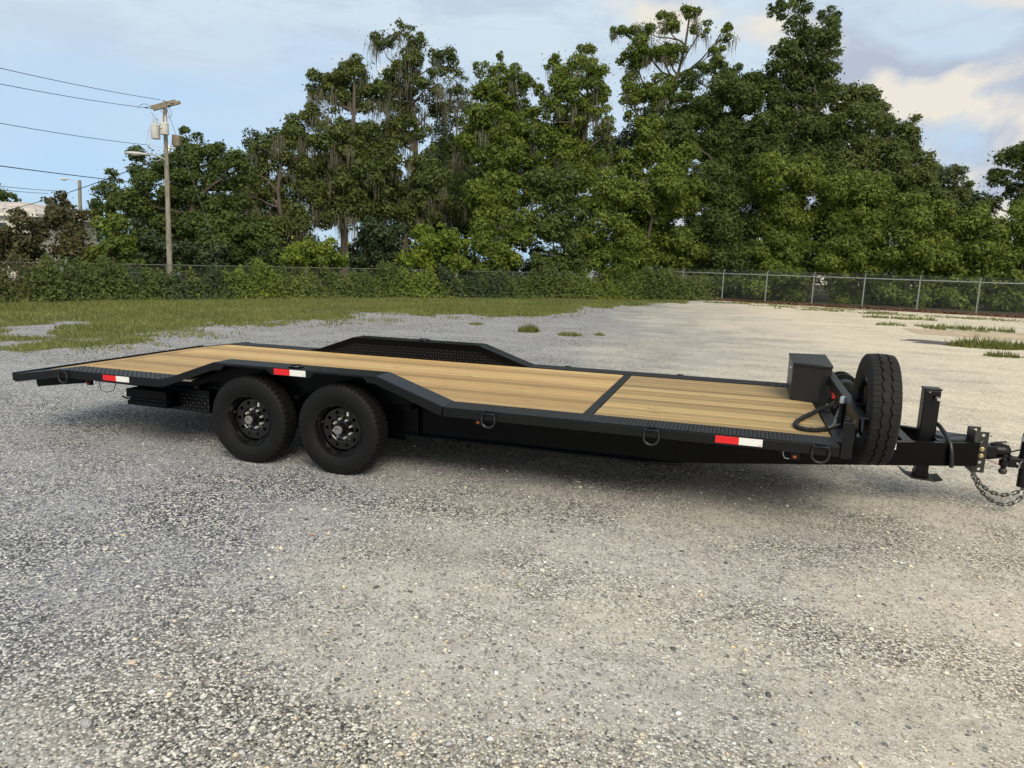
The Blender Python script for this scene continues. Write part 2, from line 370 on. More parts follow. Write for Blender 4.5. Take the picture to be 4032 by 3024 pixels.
def quads_mesh(name, V, mat, n_per=4):       # many separate n-gons from a numpy array (count, n_per, 3)
    cnt = V.shape[0]; me = bpy.data.meshes.new(name); me.vertices.add(cnt*n_per); me.vertices.foreach_set('co', V.reshape(-1).astype(np.float32))
    me.loops.add(cnt*n_per); me.loops.foreach_set('vertex_index', np.arange(cnt*n_per, dtype=np.int32))
    me.polygons.add(cnt); me.polygons.foreach_set('loop_start', np.arange(0, cnt*n_per, n_per, dtype=np.int32)); me.polygons.foreach_set('loop_total', np.full(cnt, n_per, np.int32))
    me.update(calc_edges=True); me.materials.append(MATS[mat]); return me
def catenary(p, q, sag, n=14):
    p, q = np.array(p, float), np.array(q, float)
    return [tuple(p+(q-p)*t - np.array([0, 0, sag*4*t*(1-t)])) for t in np.linspace(0, 1, n)]

# ------------------------------------------------------------------ ground
def build_ground():
    xs = np.concatenate([np.linspace(-400, -40, 10)[:-1], np.linspace(-40, 40, 81), np.linspace(40, 400, 10)[1:]])
    ys = np.concatenate([np.linspace(-200, -12, 6)[:-1], np.linspace(-12, 60, 73), np.linspace(60, 600, 8)[1:]])
    X, Y = np.meshgrid(xs, ys); Z = np.zeros_like(X); nx, ny = len(xs), len(ys)
    V = np.stack([X, Y, Z], -1).reshape(-1, 3).tolist()
    F = [(j*nx+i, j*nx+i+1, (j+1)*nx+i+1, (j+1)*nx+i) for j in range(ny-1) for i in range(nx-1)]
    m = MB(); m.v = V; m.f = F; tag(m.build('gravel_ground', 'gravel_lot'), kind='structure')
build_ground()
HEDGE = [(-24.5, 4.), (-20.3, 10.2), (-18., 15.2), (-13.2, 22.2), (-7.6, 27.6), (-1.0, 32.6), (1.2, 35.2)]      # foot of the hedge on the left
TURF_PX = [(-260, 1392), (72, 1381), (347, 1367), (579, 1356), (600, 1343), (665, 1331), (723, 1313), (853, 1298), (940, 1284), (1193, 1280), (1266, 1269), (1380, 1270), (1512, 1262),
           (1440, 1240), (1360, 1226), (1500, 1233), (1703, 1249), (1907, 1250), (2178, 1246), (2280, 1229), (2450, 1206), (2700, 1199)]
TURF = [tuple(ground_at(*p)[:2]) for p in TURF_PX]
turf_poly = TURF + [(p[0]-.6, p[1]+1.2) for p in HEDGE[::-1]]
def inside(P, poly):
    x, y = P[:, 0], P[:, 1]; c = np.zeros(len(P), bool); n = len(poly)
    for i in range(n):
        (x1, y1), (x2, y2) = poly[i], poly[i-1]
        k = ((y1 > y) != (y2 > y)) & (x < (x2-x1)*(y-y1)/((y2-y1) + 1e-12)+x1); c ^= k
    return c
def edge_dist(P, line):
    d = np.full(len(P), 1e9)
    for (x1, y1), (x2, y2) in zip(line[:-1], line[1:]):
        a = np.array([x1, y1]); b = np.array([x2, y2])-a; t = np.clip(((P-a)@b)/(b@b+1e-9), 0, 1); d = np.minimum(d, np.linalg.norm(P-(a+t[:, None]*b), axis=1))
    return d
def vnoise(P, s, seed=0):                     # cheap smooth value noise
    P = P*s; i = np.floor(P).astype(int); fr = P-i; fr = fr*fr*(3-2*fr)
    def h(a, b): 
        n = (a*374761393+b*668265263+seed*974634777) & 0xffffffff; n = ((n ^ (n >> 13))*1274126177) & 0xffffffff; return ((n ^ (n >> 16)) & 0xffff)/65535.
    a, b, c, d = h(i[:, 0], i[:, 1]), h(i[:, 0]+1, i[:, 1]), h(i[:, 0], i[:, 1]+1), h(i[:, 0]+1, i[:, 1]+1)
    return (a*(1-fr[:, 0])+b*fr[:, 0])*(1-fr[:, 1])+(c*(1-fr[:, 0])+d*fr[:, 0])*fr[:, 1]
def blades(P, h, w, lean=.45):
    n = len(P); a = rng.uniform(0, 2*np.pi, n); d = np.stack([np.cos(a), np.sin(a)], 1); b = rng.uniform(0, 2*np.pi, n); ld = np.stack([np.cos(b), np.sin(b)], 1)*(lean*rng.random(n)*h)[:, None]
    V = np.zeros((n, 3, 3)); V[:, 0, :2] = P-d*w[:, None]; V[:, 1, :2] = P+d*w[:, None]; V[:, 2, :2] = P+ld; V[:, 2, 2] = h*rng.uniform(.6, 1.1, n)
    V[:, :2, 2] = -.01
    return V
def build_turf():
    # soil sheet cut with a ragged edge just above the gravel
    P = rng.uniform((-27, -2), (4, 37), (330000, 2))
    P = P[inside(P, turf_poly)]
    d = edge_dist(P, TURF); n = vnoise(P, .9, 1)*.6+vnoise(P, 3.1, 2)*.4
    keep = (d > 1.3) | (n*.9 > .62-d*.30); 
    bare = (vnoise(P, .35, 5)*.5+vnoise(P, 1.3, 6)*.5 > .70) & (P[:, 1] < 9); keep &= ~bare
    keep &= rng.random(len(P)) < np.clip(.35+n, .3, 1.)
    P = P[keep]; depth = np.linalg.norm(P-CAM[:2], axis=1)
    h = (.042+.06*vnoise(P, .7, 3)+.03*rng.random(len(P)))*np.where(depth > 22, 1.15, 1.); w = .006+.00055*depth
    V = blades(P, h, w)
    tag(link('grass', quads_mesh('grass', V, 'grass_blade', 3)), 'mown green and straw coloured grass left of the gravel lot', 'grass', kind='stuff')
    # soil underneath: small cells where turf grows
    g = .33; xs = np.arange(-27, 4, g); ys = np.arange(-2, 37, g); G = np.array([(x, y) for x in xs for y in ys]); C = G+g/2
    d = edge_dist(C, TURF); n = vnoise(C, .9, 1)*.6+vnoise(C, 3.1, 2)*.4; k = inside(C, turf_poly) & ((d > 1.3) | (n*.9 > .70-d*.30)); k &= ~((vnoise(C, .35, 5)*.5+vnoise(C, 1.3, 6)*.5 > .68) & (C[:, 1] < 9))
    G = G[k]; V = np.zeros((len(G), 4, 3)); jig = lambda A: A+.13*np.stack([np.sin(A[:, 0]*7.3+A[:, 1]*3.1), np.sin(A[:, 1]*6.1-A[:, 0]*4.7)], 1)
    for q, o in enumerate(((0, 0), (g, 0), (g, g), (0, g))): V[:, q, :2] = jig(G+np.array(o))
    V[:, :, 2] = .004
    tag(link('turf', quads_mesh('turf', V, 'turf_soil', 4)), kind='structure')
build_turf()

# ------------------------------------------------------------------ the trailer
YO, YI, WI = 1.295, 1.050, 1.040          # outer rail, fender inside, half width of the wood
trailer = empty('flatbed_trailer')
tag(trailer, 'long black tandem axle flatbed car trailer with pine plank deck and drive-over fenders', 'trailer')
T = trailer
def lug_field(m, org, ex, ey, en, w, h, pitch=.034, inside_fn=None):     # raised treads of diamond plate
    org, ex, ey, en = map(Vector, (org, ex, ey, en)); nx, ny = int(w/pitch), int(h/pitch)
    for i in range(nx):
        for j in range(ny):
            u, v = (i+.5)*pitch+(w-nx*pitch)/2, (j+.5)*pitch+(h-ny*pitch)/2
            if inside_fn and not inside_fn(u, v): continue
            c = org+ex*u+ey*v; a = (ex+ey).normalized() if (i+j) % 2 else (ex-ey).normalized(); b = en.cross(a)
            m.add([c-a*.0145, c-b*.0052, c+a*.0145, c+b*.0056, c+en*.0052], [(0,1,4),(1,2,4),(2,3,4),(3,0,4)])
def lugged(o):                                   # raised treads get a paler paint to stand out from the plate
    o.data.materials.append(MATS['tread_lug']); o.data.polygons.foreach_set('material_index', [1 if len(p.vertices) == 3 else 0 for p in o.data.polygons]); return o
def side_plate(x0, x1, s):
    m = MB(); ya, yb = sorted((s*(YO-.0015), s*(WI+.004))); m.box(x0, x1, ya, yb, .6768, .681)
    lug_field(m, (x0, ya, .6811), (1,0,0), (0,1,0), (0,0,1), x1-x0, yb-ya, .027); lugged(m.build('tread_plate', 'tread_steel', T))
for s in (-1, 1):
    side_plate(.972, 3.815, s); side_plate(-2.998, -1.815, s)
    for (a, b) in ((.972, 3.815), (-2.998, -1.80)):
        ya, yb = sorted((s*YO, s*(YO-.075))); MB().prism([(ya, .606), (yb, .606), (yb, .614), (ya+(.007 if s < 0 else -.0) if s < 0 else ya, .614)] if False else [(ya, .606), (yb, .606), (yb, .6765), (ya, .6765)], a, b, 'X').build('side_rail', 'black_satin', T, bevel=.004)
    # tail rail of the beaver tail
    ya, yb = sorted((s*YO, s*(YO-.075))); MB().prism([(-3.003, .680), (-2.9985, .606), (-3.592, .511), (-3.606, .59)], ya, yb).build('tail_rail', 'black_satin', T, bevel=.004)
    ya, yb = sorted((s*(YO-.0752), s*(WI+.004))); MB().prism([(-3.003, .679), (-3.003, .672), (-3.600, .583), (-3.600, .590)], ya, yb).build('tail_plate', 'black_satin', T)
    ya, yb = sorted((s*1.10, s*1.04)); MB().prism([(-2.90, .6055), (-2.90, .527), (-3.553, .438), (-3.566, .5155)], ya, yb).build('tail_beam', 'black_paint', T, bevel=.003)
    # main beam: web with flanges, shallower behind the axles
    pf = [(-3.0, .6), (-2.9, .53), (-2.1, .52), (-1.6, .36), (2.80, .36), (3.05, .50), (3.80, .55), (3.80, .6)]
    ya, yb = sorted((s*1.0, s*.988)); m = MB().prism(pf, ya, yb)
    m.build('main_beam', 'black_paint', T)
    ya, yb = sorted((s*1.05, s*.94))
    MB().prism([(-1.6, ya), (2.55, ya), (2.79, s*1.005), (2.79, s*.94 if s < 0 else s*.94), (-1.6, yb)] if s < 0 else [(-1.6, ya), (2.79, ya), (2.79, 1.005), (2.55, yb), (-1.6, yb)], .346, .3595, 'Z').build('beam_flange', 'black_paint', T, bevel=.002); MB().box(-2.9, 2.80, ya, yb, .601, .6055).build('beam_flange', 'black_paint', T)
    for x in (-.43, .633):
        ya, yb = sorted((s*1.0005, s*1.045)); MB().box(x, x+.008, ya, yb, .361, .600).build('beam_stiffener', 'black_paint', T)
# rear end bar, front sill, divider strap, crossmembers
MB().box(-3.640, -3.607, -1.28, 1.28, .520, .602).build('rear_bar', 'black_paint', T, bevel=.004)
MB().box(2.030, 2.104, -WI, WI, .640, .6795).build('deck_strap', 'black_satin', T, bevel=.002)
MB().box(3.802, 3.90, -1.21, 1.21, .60, .687).build('front_sill', 'black_satin', T, bevel=.004)
for x in (-2.7, -2.1, -1.5, -.45, .6, 1.2, 1.8, 2.4, 3.0, 3.5): MB().box(x, x+.05, -1.21, 1.21, .6060, .634).build('crossmember', 'black_paint', T)
for y in np.linspace(-.85, .85, 7):
    MB().lathe([(0, .0001), (.0, .008), (.003, .006), (.004, .0001)], 8, 'Z', (2.067, y, .6795)).build('strap_screw', 'black_satin', T)
# deck planks, one object each
NP = 15; PW = 2*WI/NP
def plank_set(x0, x1, mat, gap, dz=0., tilt=None):
    for i in range(NP):
        y0 = -WI+i*PW+gap/2; y1 = y0+PW-gap; z1 = .6755+random.uniform(-.0012, .0012)+dz; z0 = z1-.036
        xa, xb = x0+random.uniform(0, .004), x1-random.uniform(0, .004); m = MB()
        if tilt is None: m.box(xa-x0, xb-x0, y0-(y0+y1)/2, y1-(y0+y1)/2, 0, z1-z0); o = m.build('deck_plank', mat, T, bevel=.003); o.location = (x0, (y0+y1)/2, z0)
        else:
            hw = (y1-y0)/2; m.prism([(0, 0), (x1-x0, tilt), (x1-x0, tilt-.036), (0, -.036)], -hw, hw); o = m.build('deck_plank', mat, T, bevel=.003); o.location = (x0, (y0+y1)/2, .677-tilt)
plank_set(-2.985, 2.026, 'deck_pine', .008)
plank_set(2.108, 3.798, 'deck_pine_worn', .0075)
plank_set(-3.590, -3.000, 'deck_pine', .004, 0, .090)
# fenders
FT = [(-1.81, .666), (-1.21, .878), (.382, .880), (.969, .682)]
SK = [(.967, .6805), (.382, .8785), (-1.21, .8765), (-1.808, .6645), (-1.79, .605), (-1.21, .809), (-1.137, .812), (-1.092, .856), (-.664, .860), (-.608, .815), (-.231, .817), (-.186, .859), (.264, .861), (.305, .818), (.367, .818), (.952, .608)]
for s in (-1, 1):
    m = MB(); off = [(x, z-.006) for x, z in FT]
    ya, yb = sorted((s*(YO-.0085), s*(YI+.0005)))
    for k in range(3): m.prism([FT[k], FT[k+1], off[k+1], off[k]], ya, yb)
    m.build('fender_top', 'black_paint', T, bevel=.002)
    ya, yb = sorted((s*YO, s*(YO-.008))); MB().prism(SK, ya, yb).build('fender_skirt', 'black_satin', T, bevel=.002)
    lip = [(.967, .6805), (.382, .8785), (-1.21, .8765), (-1.808, .6645), (-1.80, .640), (-1.62, .668), (-1.195, .812), (.362, .815), (.80, .664), (.96, .640)]
    ya, yb = sorted((s*YI, s*(YI+.007))); MB().prism(lip, ya, yb).build('fender_lip', 'black_paint', T, bevel=.0015)
    m = MB(); ya, yb = sorted((s*(YI+.010), s*(YI+.014))); m.prism([(-1.70, .62), (-1.19, .868), (.36, .870), (.88, .62)], ya, yb)
    def okf(u, v):
        x, z = -1.70+u, .66+v; return z < .835 and (x > -1.62+(z-.66)*2.6) and (x < .83-(z-.66)*2.6)
    lug_field(m, (-1.70, s*(YI+.0098), .66), (1, 0, 0), (0, 0, 1), (0, -s, 0), 2.58, .20, .034, okf)
    lugged(m.build('fender_wall', 'tread_steel', T))
    ya, yb = sorted((s*(YI+.0145), s*(YI+.017))); MB().prism([(-1.70, .62), (-1.19, .868), (.36, .870), (.88, .62)], ya, yb).build('well_shade_sheet', 'black_paint', T)  # added black sheet: the shade under the fender put into colour
# spray plate and ramp pocket behind the rear wheel
for s in (-1, 1):
    m = MB(); ya, yb = sorted((s*1.052, s*1.056)); m.box(-1.955, -1.475, ya, yb, .352, .560); lug_field(m, (-1.955, s*1.0562, .352), (1, 0, 0), (0, 0, 1), (0, s, 0), .48, .172); lugged(m.build('spray_plate', 'tread_steel', T))
    m = MB(); ya, yb = sorted((s*1.235, s*1.06)); m.box(-2.265, -1.80, ya, yb, .470, .548); m.box(-2.255, -1.79, ya, yb, .398, .442); m.box(-2.25, -1.80, *sorted((s*1.20, s*1.07)), .443, .469)
    m.build('ramp_pocket', 'black_paint', T, bevel=.003)
    if s < 0:
        MB().tube([(-2.30, -1.247, .474), (-2.26, -1.247, .462), (-1.82, -1.247, .462), (-1.79, -1.25, .45), (-1.795, -1.25, .405)], .008, 8).build('pocket_latch_rod', 'black_paint', T, smooth=True)
        MB().tube([(-2.30+.022*math.cos(a), -1.25, .445+.026*math.sin(a)) for a in np.linspace(0, 2*math.pi, 13)[:-1]], .002, 5, True).build('latch_ring', 'chrome', T)
        MB().bar((-2.27, -1.2, .53), (-2.27, -1.2, .60), .02, .06).build('pocket_hanger', 'black_paint', T)
MB().tube([(-2.62+.0, -1.20, .575), (-2.60, -1.21, .50), (-2.52, -1.215, .485), (-2.44, -1.21, .51), (-2.42, -1.2, .575)], .0035, 6).build('wire_loop', 'cable', T, smooth=True)
# axles and hangers
for x in (-.891, 0.):
    MB().lathe([(-1.05, .038), (1.05, .038)], 16, 'Y', (x, 0, .389), True).build('axle', 'black_satin', T, smooth=True)
for s in (-1, 1):
    for x in (-1.35, -.445, .45): MB().box(x-.03, x+.03, s*.985-.03, s*.985+.03, .29, .37).build('spring_hanger', 'black_paint', T, bevel=.003)
    for x in (-.891, 0.): m = MB(); m.bar((x-.42, s*.975, .31), (x, s*.975, .335), .05, .03); m.bar((x, s*.975, .335), (x+.42, s*.975, .31), .05, .03); m.build('leaf_spring', 'black_paint', T)

# ---- wheels
def tyre_mesh(R=.39, w=.11, rr=.222, M=52, zig=False):
    side = [(-.082, rr), (-.098, rr+.03), (-.108, rr+.065), (-.110, rr+.09), (-.106, rr+.12), (-.098, R-.022), (-.090, R-.011)]
    if zig: tread = [(-.084, R-.006), (-.0365, R-.0005), (-.034, R-.012), (-.0255, R-.012), (-.023, R), (.023, R), (.0255, R-.012), (.034, R-.012), (.0365, R-.0005), (.084, R-.006)]
    else:   tread = [(-.082, R-.006), (-.0600, R-.0018), (-.0590, R-.011), (-.0520, R-.011), (-.0510, R-.001), (-.0210, R), (-.0200, R-.010), (-.0135, R-.010), (-.0125, R), (.0125, R), (.0135, R-.010), (.0200, R-.010), (.0210, R), (.0510, R-.001), (.0520, R-.011), (.0590, R-.011), (.0600, R-.0018), (.082, R-.006)]
    k = w/.11; prof = [(a*k, r) for a, r in side] + [(a*k, r) for a, r in tread] + [(-a*k, r) for a, r in side[::-1]]
    ns, ntr = len(side), len(tread); V = []; cols = 0; offs = (0., .16, .22, .94)
    for p in range(M):
        for q, o in enumerate(offs):
            th = 2*math.pi*(p+o)/M; c, s_ = math.cos(th), math.sin(th); cols += 1
            for i, (a, r) in enumerate(prof):
                if ns <= i < ns+ntr:
                    j = i-ns
                    if zig:
                        if 1 <= j <= 4 or 5 <= j <= 8:
                            ph = ((p+o) % 2)/2; tri = 1-abs(ph*2-1)*2; a = a+.0075*tri*(1 if j <= 4 else 1)
                        if q < 2 and (j == 0 or j == ntr-1): r -= .004
                        if q < 2 and p % 2 == 0 and j in (4, 5): r -= .003
                    else:
                        if q < 2 and (j <= 1 or j >= ntr-2): r -= .010
                        if q < 2 and j in (4, 5, 12, 13): r -= .008
                elif q < 2 and (i == ns-1 or i == ns+ntr): r -= .004
                V.append((r*c, a, r*s_))
    n = len(prof); F = [(k_*n+i, k_*n+i+1, ((k_+1) % cols)*n+i+1, ((k_+1) % cols)*n+i) for k_ in range(cols) for i in range(n-1)]
    me = bpy.data.meshes.new('tyre'); me.from_pydata(V, [], F); bm = bmesh.new(); bm.from_mesh(me); bmesh.ops.recalc_face_normals(bm, faces=bm.faces); bm.to_mesh(me); bm.free()
    me.polygons.foreach_set('use_smooth', [True]*len(me.polygons)); me.set_sharp_from_angle(angle=R_(30)); return me
def holed_ring(m, r1, r2, n, rh, rc, y, depth, K=24):
    wa = 2*math.pi/n
    for i in range(n):
        a0 = i*wa; ring = []; out = []
        hw = wa/2
        for k in range(K):
            t = 2*math.pi*k/K; du, dv = math.cos(t), math.sin(t)
            ring.append((rh*du/rc, rc+rh*dv))
            sc = min(hw/abs(du)*rc if abs(du) > 1e-6 else 1e9, ((r2-rc) if dv > 0 else (rc-r1))/abs(dv) if abs(dv) > 1e-6 else 1e9)
            out.append((sc*du/rc, rc+sc*dv))
        # snap nearest samples to the cell corners so that cells close up
        for cu, cv in ((hw, r2), (-hw, r2), (-hw, r1), (hw, r1)):
            j = min(range(K), key=lambda q: (out[q][0]-cu)**2*rc*rc+(out[q][1]-cv)**2); out[j] = (cu, cv)
        P = lambda p, yy: (p[1]*math.cos(a0+p[0]), yy, p[1]*math.sin(a0+p[0]))
        V = [P(p, y) for p in out]+[P(p, y) for p in ring]+[P(p, y+depth) for p in ring]
        F = [(k, (k+1) % K, K+(k+1) % K, K+k) for k in range(K)]+[(K+k, K+(k+1) % K, 2*K+(k+1) % K, 2*K+k) for k in range(K)]
        m.add(V, F)
def make_wheel(parent, loc, flip=False):
    rim = MB(); rim.lathe([(-.084, .2275), (-.092, .224), (-.0915, .218), (-.084, .2135), (-.070, .210), (-.058, .199), (-.02, .194), (.035, .190), (.07, .200), (.084, .226)], 56)
    rim.lathe([(.012, .191), (-.012, .186), (-.020, .176), (-.0195, .172)], 56)
    holed_ring(rim, .115, .172, 10, .0165, .144, -.0195, .02)
    rim.lathe([(-.0195, .115), (-.014, .108), (.006, .104), (.008, .10), (.008, .0)], 48)
    w = rim.build('wheel', 'rim_paint', parent, smooth=True); w.location = loc
    if flip: w.rotation_euler = (0, 0, math.pi)
    t = link('tyre', TYRE, 'tyre_rubber', w)
    MB().lathe([(.006, .066), (-.012, .064), (-.016, .05), (-.040, .047), (-.072, .040), (-.076, .036)], 32, cap=False).build('hub', 'black_satin', w, smooth=True)
    MB().lathe([(-.070, .0385), (-.088, .0375), (-.091, .033), (-.0905, .023), (-.082, .020), (-.082, .0005)], 28).build('grease_cap', 'grease_cap', w, smooth=True)
    for k in range(8):
        a = 2*math.pi*(k+.35)/8; c = (.0826*math.cos(a), 0, .0826*math.sin(a)); o = link('lug_nut', NUT, 'chrome', w); o.location = c
    MB().tube([(-.172, -.02, .055), (-.168, -.045, .053), (-.163, -.062, .051)], [.005, .0045, .004], 8).build('valve_stem', 'zinc', w, smooth=True)
    st = MB(); a = R_(66)
    c = Vector((.145*math.cos(a), -.0205, .145*math.sin(a))); st.box(c.x-.010, c.x+.010, -.0212, -.0202, c.z-.017, c.z+.017); st.build('sticker', 'sticker', w)
    return w
TYRE = tyre_mesh(); nm = MB().lathe([(.008, .0001), (.008, .0135), (-.012, .0125), (-.020, .0115), (-.026, .008), (-.028, .0001)], 10); nm_o = nm.build('lug_nut', 'chrome', None, smooth=True); NUT = nm_o.data; bpy.data.objects.remove(nm_o)
for x in (-.891, 0.): make_wheel(T, (x, -1.170, .3835)); make_wheel(T, (x, 1.170, .3835), True)
# inner barrels (brake drums) fill the wheels
for x in (-.891, 0.):
    for s in (-1, 1): MB().lathe([(s*-1.05, .0), (s*-1.05, .155), (s*-1.12, .155), (s*-1.12, .0)], 32, 'Y', (x, 0, .3835)).build('brake_drum', 'black_satin', T, smooth=True)

# ---- tie-down rings, reflectors, marker lamps
def tie_ring(x, y, z, lay=False):
    if not lay:
        b = MB(); b.box(x-.034, x+.034, y-.016, y-.001, z-.020, z+.002); b.box(x-.034, x+.034, y-.0165, y+.03, z+.0025, z+.007); o = b.build('tie_down_ring', 'black_paint', T, bevel=.003)
        pts = [(x-.048, y-.012, z-.012), (x-.052, y-.016, z-.045)]+[(x-.052*math.cos(a), y-.018, z-.072-.046*math.sin(a)) for a in np.linspace(0, math.pi, 11)]+[(x+.052, y-.016, z-.045), (x+.048, y-.012, z-.012)]
        MB().tube(pts, .0078, 8, True).build('ring', 'ring_steel', o, smooth=True)
    else:
        b = MB(); b.prism([(-.02, 0), (.02, 0), (.016, .022), (-.016, .022)], -.045, .045, 'Y'); b.v = [(p[1]+x, p[0]+y, p[2]+z) for p in b.v]; o = b.build('tie_down_ring', 'black_paint', T, bevel=.004)
        pts = [(x+.062*math.cos(a), y+.006+.055*math.sin(a), z+.0095) for a in np.linspace(0, 2*math.pi, 21)[:-1]]; MB().tube(pts, .0075, 8, True).build('ring', 'ring_steel', o, smooth=True)
for x in (-3.0+.06, 1.353, 2.588, 3.70): tie_ring(x, -YO, .677)
for x in (-2.94, 1.353, 2.588, 3.70):
    o_n = len(bpy.data.objects); tie_ring(x, YO+.017, .677)
tie_ring(-.44, -1.19, .880, True); tie_ring(-.35, 1.19, .880, True)
def tape(x, z, y=-YO, mx=True, L=.155, H=.051):
    MB().box(x, x+L, y-.0016, y-.0002, z-H, z).build('red_reflector', 'red_tape', T)
    w = MB().box(x+L+.001, x+2*L, y-.0016, y-.0002, z-H, z).build('white_reflector', 'white_tape', T)
    MB().box(x+2*L-.026, x+2*L-.008, y-.0022, y-.0017, z-H+.005, z-H+.011).build('print_mark', 'tape_print', w)
tape(-2.464, .672); tape(-.582, .872); tape(3.025, .672)
for x, zz, mat in ((1.233, .568, 'amber_lens'), (3.554, .556, 'amber_lens'), (-2.754, .558, 'red_lens')):
    h = MB().box(x-.03, x+.03, -1.205, -1.17, zz-.025, zz+.04).build('marker_light', 'black_satin', T, bevel=.006)
    MB().lathe([(-.016, .0001), (-.013, .009), (-.006, .0135), (0, .014)], 14, 'Y', (x, -1.2055, zz)).build('lens', mat, h, smooth=True)
MB().tube([(3.50, -1.2, .60), (3.475, -1.205, .575), (3.49, -1.205, .54), (3.52, -1.2, .535)], .003, 6).build('lamp_wire', 'white_enamel', T, smooth=True)

# ---- front end: posts, head bar, upright pin, tongue, jack, coupler
for s in (-1, 1):
    MB().box(3.822, 3.892, *sorted((s*YO, s*(YO-.012))), .598, .845).build('front_post', 'black_satin', T, bevel=.003)
    MB().prism([(s*(YO-.0125), .688), (s*(YO-.13), .688), (s*(YO-.06), .84), (s*(YO-.0125), .86)], 3.885, 3.895, 'X').build('post_gusset', 'dusty_steel', T, bevel=.002)
hb = MB(); A, B = Vector((3.945, -1.245, .868)), Vector((3.930, 1.20, .955))
hb.bar(A, B, .062, .007); hb.bar(A+Vector((-.0275, 0, -.041)), B+Vector((-.0275, 0, -.041)), .007, .074); hb.build('head_bar', 'black_satin', T, bevel=.002)
MB().tube([(3.895, -.66, .66), (3.897, -.655, .86)], .022, 14).build('stake_pipe', 'black_satin', T, smooth=True)
MB().lathe([(.86, .0225), (.895, .0225), (.908, .018), (.914, .0005)], 14, 'Z', (3.897, -.655, 0)).build('pipe_cap', 'chrome', T, smooth=True)
for y in (.45, -.25): MB().bar((3.93, y, .60), (3.93, y, .862), .05, .05).build('head_bar_strut', 'black_satin', T, bevel=.003)
for s in (-1, 1):
    MB().bar((2.74, s*.978, .4515), (4.955, s*.118, .4525), .06, .185).build('tongue_rail', 'black_paint', T, bevel=.005)
MB().box(4.40, 4.47, -.30, .30, .536, .5475).build('tongue_crossplate', 'black_satin', T, bevel=.002)
MB().prism([(4.66, -.215), (4.93, -.10), (4.93, .10), (4.66, .215)], .540, .549, 'Z').build('tongue_top_plate', 'black_paint', T, bevel=.002)
MB().box(3.905, 3.98, -.60, .60, .44, .53).build('tongue_crossmember', 'black_paint', T)
MB().box(4.10, 4.18, -.43, .43, .40, .535).build('tongue_crossmember', 'black_paint', T)
MB().box(3.62, 3.74, -.0, .0, .5, .5) if False else None
tp = MB().box(4.262, 4.335, -.0012, .0, -.026, .026).build('white_reflector', 'white_tape', T); 
_ang = math.atan2(.90, 2.165); tp.matrix_local = Matrix.Translation((4.262, -.978+.86*(4.262-2.74)/2.215, .512)) @ Matrix.Rotation(math.atan2(.86, 2.215), 4, 'Z') @ Matrix.Translation((-4.262, -.0302, 0))
# jack
jm = MB(); jm.box(4.565, 4.680, -.062, .053, .38, .915); jm.build('jack_tube', 'black_satin', T, bevel=.006)
MB().box(4.5605, 4.6845, -.066, .057, .9155, .930).build('jack_cap', 'black_satin', T, bevel=.004)
MB().box(4.577, 4.668, -.050, .041, .205, .379).build('jack_leg', 'black_satin', T, bevel=.005)
MB().box(4.572, 4.673, -.055, .046, .205, .245).build('jack_leg_sleeve', 'black_satin', T, bevel=.003)
ft = MB(); ft.prism([(4.475, .245), (4.545, .205), (4.705, .196), (4.765, .212), (4.765, .206), (4.705, .188), (4.545, .197), (4.475, .237)], -.105, .095, 'Y'); ft.build('jack_foot', 'dusty_steel', T, bevel=.001)
MB().tube([(4.645, -.062, .862), (4.645, -.10, .862)], .0165, 12).build('crank_collar', 'black_satin', T, smooth=True)
MB().tube([(4.645, -.10, .862), (4.645, -.155, .862)], .0125, 12).build('crank_pin', 'chrome', T, smooth=True)
MB().lathe([(-.066, .0001), (-.066, .005), (-.062, .005)], 8, 'Y', (4.60, 0, .900)).build('cap_screw', 'chrome', T)
# adjustable coupler channel with bolt holes
def holed_flange(m, y, th, x0, x1, zs, r, K=20):
    dz = zs[0]-zs[1]; cx = (x0+x1)/2+.006
    for z in zs:
        ring, out = [], []
        for k in range(K):
            t = 2*math.pi*k/K; du, dv = math.cos(t), math.sin(t); ring.append((cx+r*du, z+r*dv))
            sc = min(((x1-cx) if du > 0 else (cx-x0))/abs(du) if abs(du) > 1e-6 else 9, dz/2/abs(dv) if abs(dv) > 1e-6 else 9); out.append((cx+sc*du, z+sc*dv))
        for cu, cv in ((x1, z+dz/2), (x0, z+dz/2), (x0, z-dz/2), (x1, z-dz/2)):
            j = min(range(K), key=lambda q: (out[q][0]-cu)**2+(out[q][1]-cv)**2); out[j] = (cu, cv)
        V = [(p[0], y, p[1]) for p in out]+[(p[0], y, p[1]) for p in ring]+[(p[0], y+th, p[1]) for p in ring]+[(p[0], y+th, p[1]) for p in out]
        m.add(V, [(q*K+k, q*K+(k+1) % K, (q+1)*K+(k+1) % K, (q+1)*K+k) for q in range(3) for k in range(K)])
    zt, zb = zs[0]+dz/2, zs[-1]-dz/2
    for a, b in (((x0, zb), (x0, zt)), ((x0, zt), (x1, zt)), ((x1, zt), (x1, zb)), ((x1, zb), (x0, zb))): m.add([(a[0], y, a[1]), (b[0], y, b[1]), (b[0], y+th, b[1]), (a[0], y+th, a[1])], [(0, 1, 2, 3)])
ZS = [.600, .546, .492, .438, .384, .330]
m = MB(); holed_flange(m, -.102, .010, 4.9485, 5.030, ZS, .0125); holed_flange(m, .092, .010, 4.9485, 5.030, ZS, .0125); m.box(4.938, 4.948, -.102, .102, .303, .627)
m.build('coupler_channel', 'dusty_steel', T)
for z in (.492, .438):
    b = MB().lathe([(-.121, .0001), (-.121, .013), (-.109, .0145), (-.1085, .019), (-.1025, .019)], 6, 'Y', (4.995, 0, z)).build('coupler_bolt', 'zinc', T)
cp = MB(); cp.box(4.9485, 5.115, -.062, .062, .418, .512); cp.build('coupler', 'black_satin', T, bevel=.01, seg=3)
